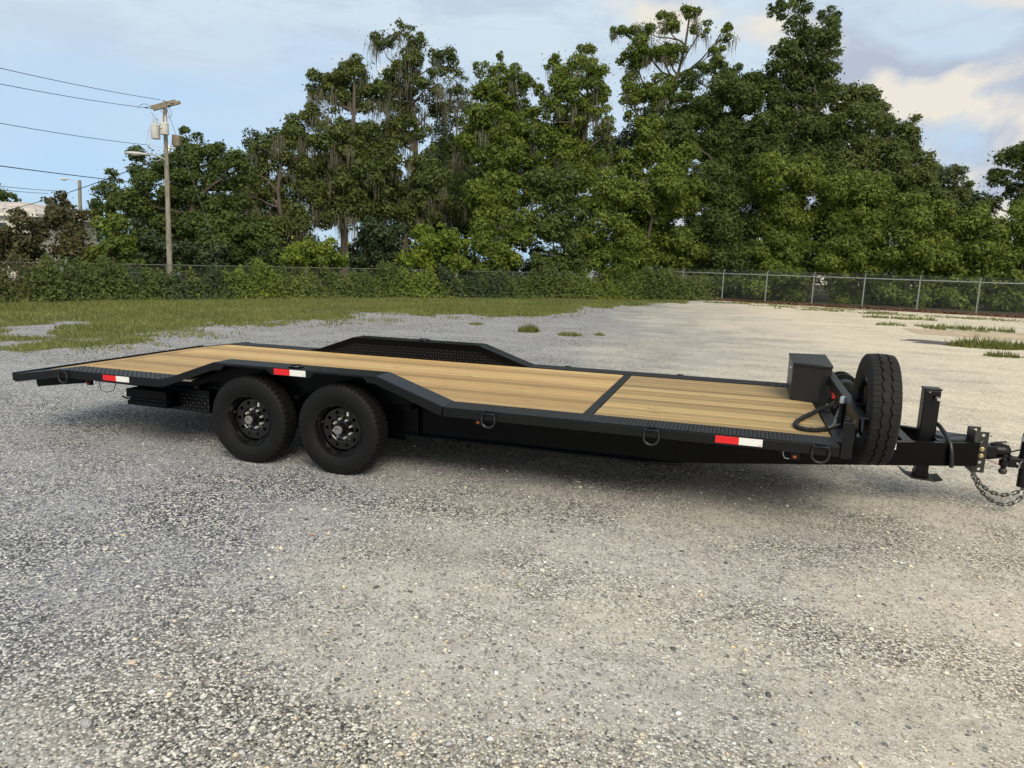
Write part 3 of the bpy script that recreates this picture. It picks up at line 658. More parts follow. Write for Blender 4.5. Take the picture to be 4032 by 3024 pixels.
cn = MB(); prof = [(5.10, .052), (5.135, .050), (5.165, .0495), (5.195, .044), (5.215, .030), (5.223, .0005)]
cn.lathe([(x, r) for x, r in prof], 24, 'X', (0, 0, .472)); cn.build('coupler_nose', 'black_satin', cp and T, smooth=True)
MB().prism([(5.03, .417), (5.06, .416), (5.215, .448), (5.23, .446), (5.215, .438), (5.06, .404), (5.03, .404)], -.058, .058).build('coupler_lip', 'black_satin', T)
lt = MB(); lt.box(5.085, 5.15, -.018, .018, .513, .528); lt.bar((5.10, 0, .530), (5.185, 0, .545), .03, .008); lt.bar((5.15, 0, .525), (5.205, 0, .512), .04, .01); lt.build('coupler_latch', 'black_satin', T, bevel=.002)
# hose and leads
MB().tube([(4.67, .02, .66), (4.70, -.06, .635), (4.725, -.15, .59), (4.742, -.235, .535), (4.752, -.255, .47), (4.76, -.255, .40), (4.765, -.25, .36)], .0165, 10).build('breather_hose', 'rubber_hose', T, smooth=True)
MB().tube([(4.655, -.03, .556), (4.72, -.09, .556), (4.80, -.06, .572), (4.88, -.02, .575), (4.96, .02, .556), (5.02, .02, .535)], .006, 8).build('trailer_lead', 'cable', T, smooth=True)
MB().tube([(5.02, .03, .535), (5.12, .08, .47), (5.22, .075, .44), (5.30, .08, .47), (5.42, .1, .52)], .006, 8).build('trailer_lead', 'cable', T, smooth=True)
hx = [(5.06+.11*t, -.03+.007*math.sin(2*math.pi*9*t), .40-.04*t+.007*math.cos(2*math.pi*9*t)) for t in np.linspace(0, 1, 110)]
MB().tube(hx, .0016, 5).build('breakaway_coil', 'red_plastic', T)
# safety chains: every link a piece
def link_mesh():
    pts = [(.0155*(1 if abs(a) < math.pi/2 else -1)+.0115*math.cos(a), .0115*math.sin(a), 0) for a in np.linspace(-math.pi, math.pi, 17)[:-1]]
    o = MB().tube(pts, .0052, 6, True).build('chain_link', 'chain_steel', None, smooth=True); me = o.data; bpy.data.objects.remove(o); return me
LINK = link_mesh()
def chain(pts, name='safety_chain'):
    P = np.array(pts); n = 400; tt = np.linspace(0, 1, n); # smooth
    idx = np.linspace(0, 1, len(P)); C = np.stack([np.interp(tt, idx, P[:, i]) for i in range(3)], 1)
    for _ in range(60): C[1:-1] = (C[:-2]+2*C[1:-1]+C[2:])/4
    L = np.concatenate([[0], np.cumsum(np.linalg.norm(np.diff(C, axis=0), axis=1))]); pitch = .0375; cnt = int(L[-1]/pitch); root = None
    for i in range(cnt):
        a = np.array([np.interp(i*pitch+.001, L, C[:, q]) for q in range(3)]); b = np.array([np.interp((i+1)*pitch, L, C[:, q]) for q in range(3)])
        d = Vector(b-a).normalized(); up = Vector((0, 1, .15)); s_ = d.cross(up).normalized(); u = s_.cross(d); 
        rot = Matrix((d, s_, u)).transposed().to_4x4() @ Matrix.Rotation(math.pi/2*(i % 2)+.5, 4, 'X')
        M = Matrix.Translation(Vector((a+b)/2)) @ rot
        if root is None: root = link(name, LINK, 'chain_steel', T); root.matrix_local = M; inv = M.inverted()
        else: o = link('chain_link', LINK, 'chain_steel', root); o.matrix_local = inv @ M
chain([(4.945, -.075, .352), (4.965, -.085, .27), (5.02, -.09, .17), (5.10, -.09, .09), (5.20, -.085, .055), (5.28, -.07, .085), (5.36, -.05, .18), (5.40, -.04, .28)])
chain([(4.965, .03, .352), (5.00, .03, .27), (5.06, .02, .18), (5.13, .02, .125), (5.22, .02, .105), (5.31, .02, .14), (5.38, .02, .21), (5.43, .02, .3)])

# ------------------------------------------------------------------ things on and at the trailer
tb = empty('toolbox', (3.78, .70, .676)); tag(tb, 'black steel toolbox with angled nose standing on the plank deck', 'toolbox')
FP = [(3.615, .36), (3.84, .272), (3.925, .278), (3.958, 1.13), (3.63, 1.075)]
loc = lambda P, g=0.: [((x-3.78)*(1+g), (y-.70)*(1+g)) for x, y in P]
MB().prism(loc(FP), .001, .313, 'Z').build('body', 'toolbox_paint', tb, bevel=.003)
lid = MB(); lid.prism(loc(FP, .03), .3135, .338, 'Z'); lid.build('lid', 'toolbox_paint', tb, bevel=.003)
MB().lathe([(-.012, .0001), (-.012, .012), (0, .013)], 12, 'X', (3.612-3.78, .50-.70, .27)).build('lock', 'chrome', tb, smooth=True)

sp = empty('spare_wheel', (4.075, -.85, .868)); tag(sp, 'spare tyre with zigzag tread mounted upright at the front of the trailer', 'spare tyre')
ty = link('tyre', tyre_mesh(.392, .103, .222, 62, True), 'spare_rubber', sp); ty.rotation_euler = (0, 0, R_(90))
rm = MB(); rm.lathe([(-.08, .224), (-.085, .219), (-.07, .207), (-.05, .196), (.02, .19), (.05, .2), (.08, .224)], 48, 'X'); rm.lathe([(.02, .19), (.01, .17), (.012, .0)], 48, 'X'); rm.build('rim', 'rim_paint', sp, smooth=True)
MB().bar((3.955, -.85, .80), (3.955, -.85, .862), .03, .2).build('spare_carrier', 'black_satin', T); MB().bar((3.95, -.85, .868), (4.075, -.85, .868), .06, .06).build('spare_carrier_arm', 'black_satin', T)

wn = empty('winch', (4.06, .5, .53)); tag(wn, 'black electric winch on the trailer tongue behind the spare tyre', 'winch')
MB().lathe([(-.36, .02), (-.355, .075), (-.34, .085), (-.12, .085), (-.115, .10), (-.10, .105)], 24, 'Y', (0.02, .28, .25)).build('motor', 'black_satin', wn, smooth=True)
MB().lathe([(.0, .05), (.0, .12), (.012, .125), (.03, .12), (.03, .085), (.17, .085), (.17, .12), (.2, .12), (.22, .08)], 28, 'Y', (0.02, .15, .25)).build('drum', 'black_satin', wn, smooth=True)
MB().box(-.08, .10, -.20, .42, .0, .02).build('base_plate', 'black_satin', wn, bevel=.003)
wl = MB(); wl.box(-.07, .09, .16, .175, .02, .2); wl.box(-.07, .09, .32, .335, .02, .2); wl.build('side_plate', 'black_satin', wn)
MB().box(-.09, -.05, -.05, .10, .17, .215).build('clutch_tag', 'red_plastic', wn)
br = MB().prism([(.36, .0), (.20, -.005), (-.11, .11), (.13, .13)], 3.962, 3.972, 'X').build('winch_bracket', 'black_satin', T); br.location = (0, 0, .665)
# sleeved winch rope lying on the deck
rp = empty('winch_rope', (3.75, -.5, .69)); tag(rp, 'black sleeved winch rope looped over the front deck planks', 'rope')
def spline(P, n=60):
    P = np.array(P, float); t = np.linspace(0, len(P)-1, n); o = []
    for u in t:
        i = min(int(u), len(P)-2); f = u-i; p0, p1, p2, p3 = P[max(i-1, 0)], P[i], P[i+1], P[min(i+2, len(P)-1)]
        o.append(tuple(.5*((2*p1)+(-p0+p2)*f+(2*p0-5*p1+4*p2-p3)*f*f+(-p0+3*p1-3*p2+p3)*f**3)))
    return o
def lw(P): return [(x-3.75, y+.5, z-.69) for x, y, z in P]
sl = spline(lw([(3.93, .02, .74), (3.89, -.05, .725), (3.80, -.14, .698), (3.74, -.28, .694), (3.66, -.48, .694), (3.60, -.66, .694), (3.575, -.80, .694), (3.60, -.90, .694), (3.665, -.925, .694), (3.73, -.90, .694), (3.79, -.84, .696)]), 110)
MB().tube(sl, [.0165+.0022*math.sin(i*1.9)+.0016*math.sin(i*.73) for i in range(110)], 9).build('sleeve', 'cloth_sleeve', rp, smooth=True)
MB().tube(spline(lw([(3.785, -.845, .697), (3.84, -.74, .705), (3.87, -.60, .73), (3.90, -.48, .76), (3.93, -.40, .80)]), 24), .009, 8).build('rope_end', 'rope', rp, smooth=True)
MB().tube(spline(lw([(3.85, -.74, .700), (3.90, -.66, .705), (3.915, -.56, .74), (3.92, -.46, .79)]), 20), .009, 8).build('rope_end', 'rope', rp, smooth=True)
# tow vehicle's ball mount at the right edge
hm = empty('ball_mount', (5.33, 0, .2)); tag(hm, 'black adjustable ball mount with lower hitch ball under the trailer coupler', 'hitch')
HM = lambda P: [(x-5.33, y, z-.2) for x, y, z in P]
MB().lathe([(.405-.2, .001), (.405-.2, .034), (.360-.2, .036), (.352-.2, .02), (.335-.2, .017)], 18, 'Z', (-.148, -.02, 0)).build('ball_block', 'black_satin', hm, smooth=True)
MB().lathe([(.338-.2, .016), (.332-.2, .024), (.316-.2, .0305), (.300-.2, .027), (.290-.2, .014), (.289-.2, .001)], 18, 'Z', (-.148, -.02, 0)).build('hitch_ball', 'dusty_steel', hm, smooth=True)
MB().lathe([(.405-.2, .02), (.45-.2, .02)], 12, 'Z', (-.148, -.02, 0)).build('ball_shank', 'dusty_steel', hm)
MB().box(-.128, -.02, -.05, .03, .155, .232).build('arm', 'black_satin', hm, bevel=.006)
MB().lathe([(-.0, .036), (.17, .036), (.18, .058), (.215, .058), (.26, .046), (.36, .046)], 24, 'Z', (.0, 0, 0)).build('post', 'black_satin', hm, smooth=True)
MB().lathe([(.361, .046), (.40, .046), (.405, .044)], 24, 'Z').build('post_band', 'light_grey_metal', hm, smooth=True)
MB().lathe([(.4055, .044), (.43, .040), (.44, .0005)], 24, 'Z').build('post_cap', 'black_satin', hm, smooth=True)
MB().box(.047, .52, -.03, .03, .17, .23).build('shank', 'black_satin', hm, bevel=.004)
MB().tube([(-.075, -.052, .195), (-.062, -.056, .185), (-.05, -.056, .165), (-.062, -.056, .150), (-.05, -.056, .205), (-.04, -.056, .215)], .0025, 6).build('hitch_clip', 'chrome', hm)
MB().lathe([(-.058, .0001), (-.058, .008), (-.05, .008)], 10, 'Y', (-.07, 0, .194)).build('hitch_pin', 'chrome', hm)

# ------------------------------------------------------------------ loose stones
OCT_V = np.array([(1,0,0),(0,1,0),(-1,0,0),(0,-1,0),(0,0,1),(0,0,-1),(.7,.7,.25),(-.7,.7,.25),(-.7,-.7,.25),(.7,-.7,.25)], float)
OCT_F = np.array([(0,6,4),(6,1,4),(1,7,4),(7,2,4),(2,8,4),(8,3,4),(3,9,4),(9,0,4),(6,0,5),(1,6,5),(7,1,5),(2,7,5),(8,2,5),(3,8,5),(9,3,5),(0,9,5)])
OC6_F = np.array([(0,1,4),(1,2,4),(2,3,4),(3,0,4),(1,0,5),(2,1,5),(3,2,5),(0,3,5)])
def stone_mesh(name, P, S, cols, OCT_V=OCT_V, OCT_F=OCT_F):
    n = len(P); nv = len(OCT_V); V = OCT_V[None]*(1+rng.uniform(-.28, .28, (n, nv, 1)))
    V = V*np.stack([S, S*rng.uniform(.6, 1., n), S*rng.uniform(.35, .62, n)], 1)[:, None, :]
    a = rng.uniform(0, 2*np.pi, n); c, s = np.cos(a)[:, None], np.sin(a)[:, None]
    X, Y = V[..., 0]*c-V[..., 1]*s, V[..., 0]*s+V[..., 1]*c
    V = np.stack([X+P[:, :1], Y+P[:, 1:2], V[..., 2]+(S*.16)[:, None]], -1)
    F = (OCT_F[None]+(np.arange(n)*nv)[:, None, None]).reshape(-1, 3); me = bpy.data.meshes.new(name)
    me.vertices.add(n*nv); me.vertices.foreach_set('co', V.reshape(-1).astype(np.float32)); me.loops.add(F.size); me.loops.foreach_set('vertex_index', F.reshape(-1).astype(np.int32))
    me.polygons.add(len(F)); me.polygons.foreach_set('loop_start', np.arange(0, F.size, 3, dtype=np.int32)); me.polygons.foreach_set('loop_total', np.full(len(F), 3, np.int32))
    me.update(calc_edges=True); me.polygons.foreach_set('use_smooth', np.ones(len(F), bool))
    at_ = me.attributes.new('tint', 'FLOAT_COLOR', 'POINT'); cc = np.repeat(np.concatenate([cols, np.ones((n, 1))], 1), nv, 0); at_.data.foreach_set('color', cc.reshape(-1).astype(np.float32))
    me.materials.append(MATS['pebble_stone']); return me
GREYS = np.array([(.06, .063, .07), (.12, .12, .13), (.24, .24, .245), (.38, .38, .38), (.50, .49, .48), (.62, .61, .58), (.76, .745, .70), (.66, .57, .44)])
TANS = np.array([(.075, .072, .07), (.22, .20, .17), (.42, .37, .29), (.52, .46, .35), (.60, .54, .42), (.70, .64, .52), (.78, .73, .62), (.66, .53, .33)])
def stone_cols(P):
    n = len(P); warm = np.clip((P[:, 0]*.105+P[:, 1]*.01+.10)*1.6, 0, 1)  # pebbles turn tan rightwards, following the sunlight painted into the ground
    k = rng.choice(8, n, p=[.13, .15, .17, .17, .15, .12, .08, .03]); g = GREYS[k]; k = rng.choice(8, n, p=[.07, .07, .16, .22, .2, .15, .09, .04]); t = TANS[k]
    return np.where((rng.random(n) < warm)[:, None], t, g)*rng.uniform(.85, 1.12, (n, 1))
def build_stones():
    # nearer ground carries more small stones
    n = 48000; d = 2.2+7.5*rng.random(n)**1.5; a = rng.uniform(-.78, .78, n); yaw = YAW
    P = np.stack([CAM[0]+d*np.sin(a-yaw), CAM[1]+d*np.cos(a-yaw)], 1)
    dust = vnoise(P, .9, 21)*.5+vnoise(np.stack([P[:, 0]*.3, P[:, 1]], 1), 1.2, 22)*.5; P = P[rng.random(n) < np.clip(1.5-1.6*dust, .1, 1)]
    S = .0036+.0052*rng.random(len(P))**2; 
    tag(link('pebbles', stone_mesh('pebbles', P, S, stone_cols(P), OCT_V[:6], OC6_F)), 'small loose grey and cream pebbles strewn over the gravel', 'gravel', kind='stuff')
    n = 4600; d = 2.2+16*rng.random(n)**1.5; a = rng.uniform(-.78, .78, n); P = np.stack([CAM[0]+d*np.sin(a-yaw), CAM[1]+d*np.cos(a-yaw)], 1); S = .007+.012*rng.random(n)**3
    c = stone_cols(P); c = np.clip(c*1.25, .12, .85)
    tag(link('larger_pebbles', stone_mesh('larger_pebbles', P, S, c)), 'larger pale pebbles scattered thinly over the gravel', 'gravel', kind='stuff')
    for (px, py, sx, colr, lab) in ((340, 2857, .045, (.36, .36, .36), 'smooth oblong grey stone at the lower left of the gravel'), (1240, 2468, .026, (.62, .60, .56), 'pale cream stone lying alone below the wheels'),
                                    (4000, 2540, .030, (.72, .70, .64), 'whitish stone at the right edge of the gravel'), (415, 2165, .026, (.60, .50, .44), 'pinkish stone on the grey gravel left of the wheels'),
                                    (1225, 2110, .020, (.35, .17, .13), 'small reddish stone below the front wheel'), (520, 2612, .028, (.62, .50, .40), 'tan stone among dark gravel at lower left')):
        g = ground_at(px, py); V = stone_mesh('stone', np.array([[0., 0.]]), np.array([sx]), np.array([colr])); o = link('stone', V); o.location = (g[0], g[1], 0)
        sm = o.modifiers.new('round', 'SUBSURF'); sm.levels = 2; sm.render_levels = 2; o.rotation_euler = (0, 0, px*.37)
        tag(o, lab, 'stone', 'single stones on the gravel')
build_stones()

# ------------------------------------------------------------------ weeds and grass strips on the lot
def weed(px, py, n, rad, h, label, mat='weed_blade', cat='weed', group='weeds on the gravel lot', name='weed_tuft', squash=1.):
    g = ground_at(px, py); a = rng.uniform(0, 2*np.pi, n); r = rad*np.sqrt(rng.random(n)); P = np.stack([np.cos(a)*r, np.sin(a)*r*squash], 1)
    V = blades(P, h*np.clip(1.15-.6*(r/rad)**2, .3, 1.2)*rng.uniform(.5, 1.1, n), np.full(n, .008+.0006*np.linalg.norm(g-CAM)), .8)
    o = link(name, quads_mesh(name, V, mat, 3)); o.location = (g[0], g[1], 0); tag(o, label, cat, group); return o
weed(1876, 1278, 120, .22, .10, 'small green weed tuft nearest the mown grass')
weed(2081, 1306, 300, .28, .27, 'upright olive weed tuft behind the far fender')
weed(2244, 1320, 200, .33, .12, 'low spreading weed tuft right of the upright one')
weed(2362, 1321, 60, .13, .12, 'tiny weed sprig on open gravel')
weed(3870, 1368, 520, .85, .32, 'tall green grass clump beside the dark patch at right', cat='grass clump', name='grass_clump', squash=.55)
weed(4010, 1372, 420, .85, .24, 'grass clump at the right edge of the lot', cat='grass clump', name='grass_clump', squash=.55)
weed(3945, 1405, 200, .40, .16, 'low grass clump in front of the tall one at right', cat='grass clump', name='grass_clump', squash=.5)
STR = [(3570, 1257, 1.5, .22), (3680, 1289, 2.0, .20), (3840, 1301, 1.1, .32), (3500, 1240, 1.2, .12), (3110, 1209, 1.9, .12), (3320, 1226, 2.8, .14), (3250, 1215, 2.2, .10), (3450, 1231, 1.4, .12), (2960, 1196, 2.3, .10), (2800, 1192, 1.8, .12), (3730, 1248, 2.6, .08), (3980, 1318, 1.6, .12), (3760, 1300, .9, .18), (3930, 1262, 2.0, .08)]
SV = []
for (px, py, rad, h) in STR:
    g = ground_at(px, py); n = int(260*rad); a = rng.uniform(0, 2*np.pi, n); r = rad*np.sqrt(rng.random(n)); P = np.stack([g[0]+np.cos(a)*r*1.1, g[1]+np.sin(a)*r*.26+.12*np.sin(np.cos(a)*r*5)], 1); P = P[vnoise(P, 2.2, 31) > .38]
    SV.append(blades(P, h*.75*rng.uniform(.4, 1.1, len(P)), np.full(len(P), .008+.0006*np.linalg.norm(g-CAM)), .8))
# stray tufts past the mown edge
ep = np.array(TURF); n = 5200; k = rng.integers(0, len(ep)-1, n); t_ = rng.random(n)[:, None]; P = ep[k]*(1-t_)+ep[k+1]*t_+rng.normal(size=(n, 2))*np.array([.55, .38]); P = P[(vnoise(P, 1.7, 41)*.6+vnoise(P, 5., 42)*.4 > .56) & (P[:, 0] > -16)]
SV.append(blades(P, .10*rng.uniform(.5, 1.2, len(P)), np.full(len(P), .016), .8))
tag(link('sparse_grass', quads_mesh('sparse_grass', np.concatenate(SV), 'grass_blade', 3)), 'thin strips of grass towards the fence and along the mown edge', 'grass', kind='stuff')
# low sandy bank at the right
def bank():
    m = MB(); c = ground_at(3900, 1322); n, k = 28, 9
    for i in range(n):
        u = i/(n-1); 
        for j in range(k):
            v = j/(k-1)-.5; x = c[0]-2.2+u*7; y = c[1]+v*2.4-(u-.3)*.8; z = .13*math.sin(math.pi*u)**.7*max(0, math.cos(v*math.pi))*(.75+.25*math.sin(u*17+j))+.003
            m.v.append((x, y, z))
    m.f = [(i*k+j, (i+1)*k+j, (i+1)*k+j+1, i*k+j+1) for i in range(n-1) for j in range(k-1)]; tag(m.build('dirt_bank', 'dirt_bank', smooth=True), kind='structure')
bank()
# dark tar patch beside the weeds
def patch():
    g = ground_at(3740, 1352); n = 26; m = MB(); V = [(g[0], g[1], .005)]
    for i in range(n): a = 2*math.pi*i/n; r = 1+.28*math.sin(3*a+1)+.18*math.sin(7*a); V.append((g[0]+1.15*r*math.cos(a), g[1]+.55*r*math.sin(a), .005))
    m.add(V, [(0, 1+i, 1+(i+1) % n) for i in range(n)]); m_simple('tar_stain', (.085, .075, .075), .9, 0, 14, .5, .4); tag(m.build('tar_patch', 'tar_stain'), kind='structure')
patch()

# ------------------------------------------------------------------ chain link fence
F0, FD = np.array([2.35, 35.35]), np.array([2.30, -.80]); FH = 1.52
def build_fence():
    f = empty('chain_link_fence', (F0[0], F0[1], 0)); tag(f, 'galvanized chain link fence with barbed wire along the thicket at right', 'fence')
    P = lambda i: FD*i
    for i in range(-2, 9):
        p = P(i); m = MB(); m.tube([(p[0], p[1], -.05), (p[0], p[1], FH+.02)], .034, 8); m.tube([(p[0], p[1], FH+.02), (p[0]+.05, p[1]+.14, FH+.24)], .014, 6); m.build('post', 'galvanized', f, smooth=True)
    a, b = P(-2.), P(8.)
    MB().tube([(a[0], a[1], FH), (b[0], b[1], FH)], .026, 8).build('top_rail', 'galvanized', f, smooth=True)
    for q in range(3):
        z = FH+.08+.07*q; o = (.02+.015*q, .05+.045*q); pts = [(P(i)[0]+o[0], P(i)[1]+o[1], z-(.03 if (i*2) % 2 else 0)) for i in np.arange(-2, 8.01, .5)]; MB().tube(pts, .0035, 4).build('barbed_wire', 'fence_wire', f)
    u = FD/np.linalg.norm(FD); Ltot = np.linalg.norm(b-a); st = .065; V = []
    nrm = np.array([-u[1], u[0]])*.0
    wd = .0013
    for d in (-1, 1):
        for s in np.arange(-FH, Ltot+FH, st):
            s0, s1 = (s, s+FH) if d > 0 else (s+FH, s); z0, z1 = .03, FH
            lo, hi = min(s0, s1), max(s0, s1)
            if hi < 0 or lo > Ltot: continue
            def clip(ss): return min(max(ss, 0), Ltot)
            t0, t1 = clip(s0), clip(s1); za = z0+(z1-z0)*(t0-s0)/(s1-s0); zb = z0+(z1-z0)*(t1-s0)/(s1-s0)
            pa, pb = a+u*t0, a+u*t1; dx = wd
            V.append([(pa[0]-u[0]*dx, pa[1]-u[1]*dx+d*.002, za), (pa[0]+u[0]*dx, pa[1]+u[1]*dx+d*.002, za), (pb[0]+u[0]*dx, pb[1]+u[1]*dx+d*.002, zb), (pb[0]-u[0]*dx, pb[1]-u[1]*dx+d*.002, zb)])
    o = link('wire_mesh', quads_mesh('wire_mesh', np.array(V), 'fence_wire', 4), None, f); tag(o, kind='stuff')
build_fence()
def old_fence():      # the same fence continuing left, half hidden by the hedge
    f = empty('chain_link_fence', (HEDGE[3][0], HEDGE[3][1], 0)); tag(f, 'older chain link fence half hidden by the low hedge behind the grass', 'fence'); o = np.array(HEDGE[3]); pts = []
    for (a, b) in zip(HEDGE[1:-1], HEDGE[2:]):
        a, b = np.array(a), np.array(b); k = max(1, round(np.linalg.norm(b-a)/3.)); pts += [a+(b-a)*q/k for q in range(k)]
    pts.append(np.array(HEDGE[-1])); pts = [p-o+np.array([-.35, .75]) for p in pts]; h = 1.30
    for p in pts: MB().tube([(p[0], p[1], -.05), (p[0], p[1], h+.03)], .026, 8).build('post', 'dull_wire', f, smooth=True)
    for a, b in zip(pts[:-1], pts[1:]):
        MB().tube([(a[0], a[1], h), (b[0], b[1], h)], .020, 6).build('top_rail', 'dull_wire', f, smooth=True); u = (b-a)/np.linalg.norm(b-a); L = np.linalg.norm(b-a); V = []
        for d in (-1, 1):
            for q in np.arange(-h, L, .09):
                s0, s1 = (q, q+h) if d > 0 else (q+h, q); t0, t1 = np.clip(s0, 0, L), np.clip(s1, 0, L); za, zb = h*(t0-s0)/(s1-s0), h*(t1-s0)/(s1-s0); pa, pb = a+u*t0, a+u*t1
                V.append([(pa[0]-u[0]*.0025, pa[1]-u[1]*.0025, za), (pa[0]+u[0]*.0025, pa[1]+u[1]*.0025, za), (pb[0]+u[0]*.0025, pb[1]+u[1]*.0025, zb), (pb[0]-u[0]*.0025, pb[1]-u[1]*.0025, zb)])
        w = link('wire_mesh', quads_mesh('wire_mesh', np.array(V), 'dull_wire', 4), None, f); tag(w, kind='stuff')
old_fence()
def litter():      # strip of fallen leaves along the fence foot
    a, b = F0-2.6*FD, F0+8*FD; d = (b-a); n = 5200; t = rng.random(n); off = rng.normal(.25, .33, n); u = d/np.linalg.norm(d); nr = np.array([u[1], -u[0]])
    P = a+t[:, None]*d+off[:, None]*nr; s = rng.uniform(.03, .075, n); an = rng.uniform(0, 2*np.pi, n); V = np.zeros((n, 4, 3)); cx, sx = np.cos(an), np.sin(an)
    for q, (e, g_) in enumerate(((1, 0), (0, .6), (-1, 0), (0, -.6))): V[:, q, 0] = P[:, 0]+s*(e*cx-g_*sx); V[:, q, 1] = P[:, 1]+s*(e*sx+g_*cx); V[:, q, 2] = .01+rng.random(n)*.10*np.exp(-(off-.1)**2*4)
    tag(link('fallen_leaves', quads_mesh('fallen_leaves', V, 'leaf_litter', 4)), 'reddish brown fallen leaves along the foot of the fence', 'leaves', kind='stuff')
    m = MB(); pts = [a+d*k/40 for k in range(41)]; V = []
    for k, p in enumerate(pts): w1, w2 = .45+.2*math.sin(k*1.7)+.12*math.sin(k*.6), 3.5; V += [(*(p+nr*w1), .006), (*(p-nr*w2), .006)]
    m.add(V, [(2*k, 2*k+2, 2*k+3, 2*k+1) for k in range(40)]); tag(m.build('litter_ground', 'leaf_litter'), kind='structure')
litter()

# ------------------------------------------------------------------ trees
def leaf_quads(P, nrm, size, asp=.62):
    n = len(P); nrm = nrm/np.linalg.norm(nrm, axis=1, keepdims=True); r = rng.normal(size=(n, 3)); a = np.cross(nrm, r); a /= np.linalg.norm(a, axis=1, keepdims=True)+1e-9; b = np.cross(nrm, a)
    V = np.zeros((n, 3, 3)); V[:, 0] = P+a*(size*1.1)[:, None]-nrm*(size*.15)[:, None]; V[:, 1] = P-a*(size*.6)[:, None]+b*(size*.7)[:, None]; V[:, 2] = P-a*(size*.6)[:, None]-b*(size*.7)[:, None]; return V
TOTAL = [0]
def crown_pts(clumps, depth, dens, leaf, jitter=.9, shell=(.45, 1.08), tw_sigma=.24, up=.5, depth_f=.8):
    k = depth/FPX*OV; out = []
    centers = []
    for c in clumps:
        x, y, rx, ry = c[:4]; dd = depth+(c[4] if len(c) > 4 else random.uniform(-jitter, jitter)); ce = ato(x, y, dd); R = np.array([rx*k, ry*k, (rx+ry)/2*k*depth_f])
        centers.append((ce, R)); rm = R.mean(); nb = max(6, int(13*min(1.4, (rm/1.2)**1.1)))
        d = rng.normal(size=(nb, 3)); d[:, 2] -= .25; d /= np.linalg.norm(d, axis=1, keepdims=True); rb = rm*rng.uniform(.26, .48, nb); bc = d*R*rng.uniform(.55, .95, nb)[:, None]
        nl = np.maximum(12, (4*np.pi*rb**2*dens*235*(.095/leaf)**1.5).astype(int)); idx = np.repeat(np.arange(nb), nl); M = len(idx)
        q = rng.normal(size=(M, 3)); q[:, 1] += .35; q /= np.linalg.norm(q, axis=1, keepdims=True); rr = rb[idx]*(.62+.45*rng.random(M)**.8); stray = rng.random(M) < .07; rr[stray] *= rng.uniform(1.05, 1.5, stray.sum())
        lump = 1+.18*np.sin(q[:, 0]*7+idx)*np.sin(q[:, 1]*6+idx*1.7); lp_ = bc[idx]+q*(rr*lump)[:, None]*np.array([1.1, .82, 1.1])
        ni = int(M*.14); cr = rng.normal(size=(ni, 3))*R*.38; lp_ = np.concatenate([lp_, cr]); q = np.concatenate([q, rng.normal(size=(ni, 3))])
        W = lambda A: A[:, :1]*_r+A[:, 1:2]*np.array([0, 0, 1])+A[:, 2:3]*np.array([_f[0], _f[1], 0])
        L = ce+W(lp_); nrm = W(q)*.8+np.array([0, 0, up*.7])+rng.normal(size=L.shape)*.42; k_ = L[:, 2] > .02; L, nrm = L[k_], nrm[k_]
        out.append(leaf_quads(L, nrm, leaf*.585*np.clip(rng.lognormal(0, .36, len(L)), .4, 2.1)))
    V = np.concatenate(out); TOTAL[0] += len(V); return V, centers
def moss_mesh(name, anchors, lens, wd):
    n = len(anchors); a = rng.uniform(0, 2*np.pi, n); d = np.stack([np.cos(a), np.sin(a), np.zeros(n)], 1)*wd[:, None]; sway = rng.normal(size=(n, 3))*np.array([.06, .06, 0])*lens[:, None]
    V = np.zeros((n, 4, 3)); V[:, 0] = anchors-d*.6; V[:, 1] = anchors+d*.6; mid = anchors+sway*.6-np.array([0, 0, 1])*lens[:, None]*.55; V[:, 2] = mid+d; V[:, 3] = anchors+sway-np.array([0, 0, 1])*lens[:, None]
    return quads_mesh(name, V, 'moss_strand', 4)
def limb_path(p, q, n=6, wob=.12):
    p, q = np.array(p), np.array(q); L = np.linalg.norm(q-p); ph = random.random()*6
    return [tuple(p+(q-p)*t+np.array([math.sin(ph+t*5), math.cos(ph*1.7+t*4), .5*math.sin(ph+t*6)])*wob*L*.18*math.sin(math.pi*t)) for t in np.linspace(0, 1, n)]
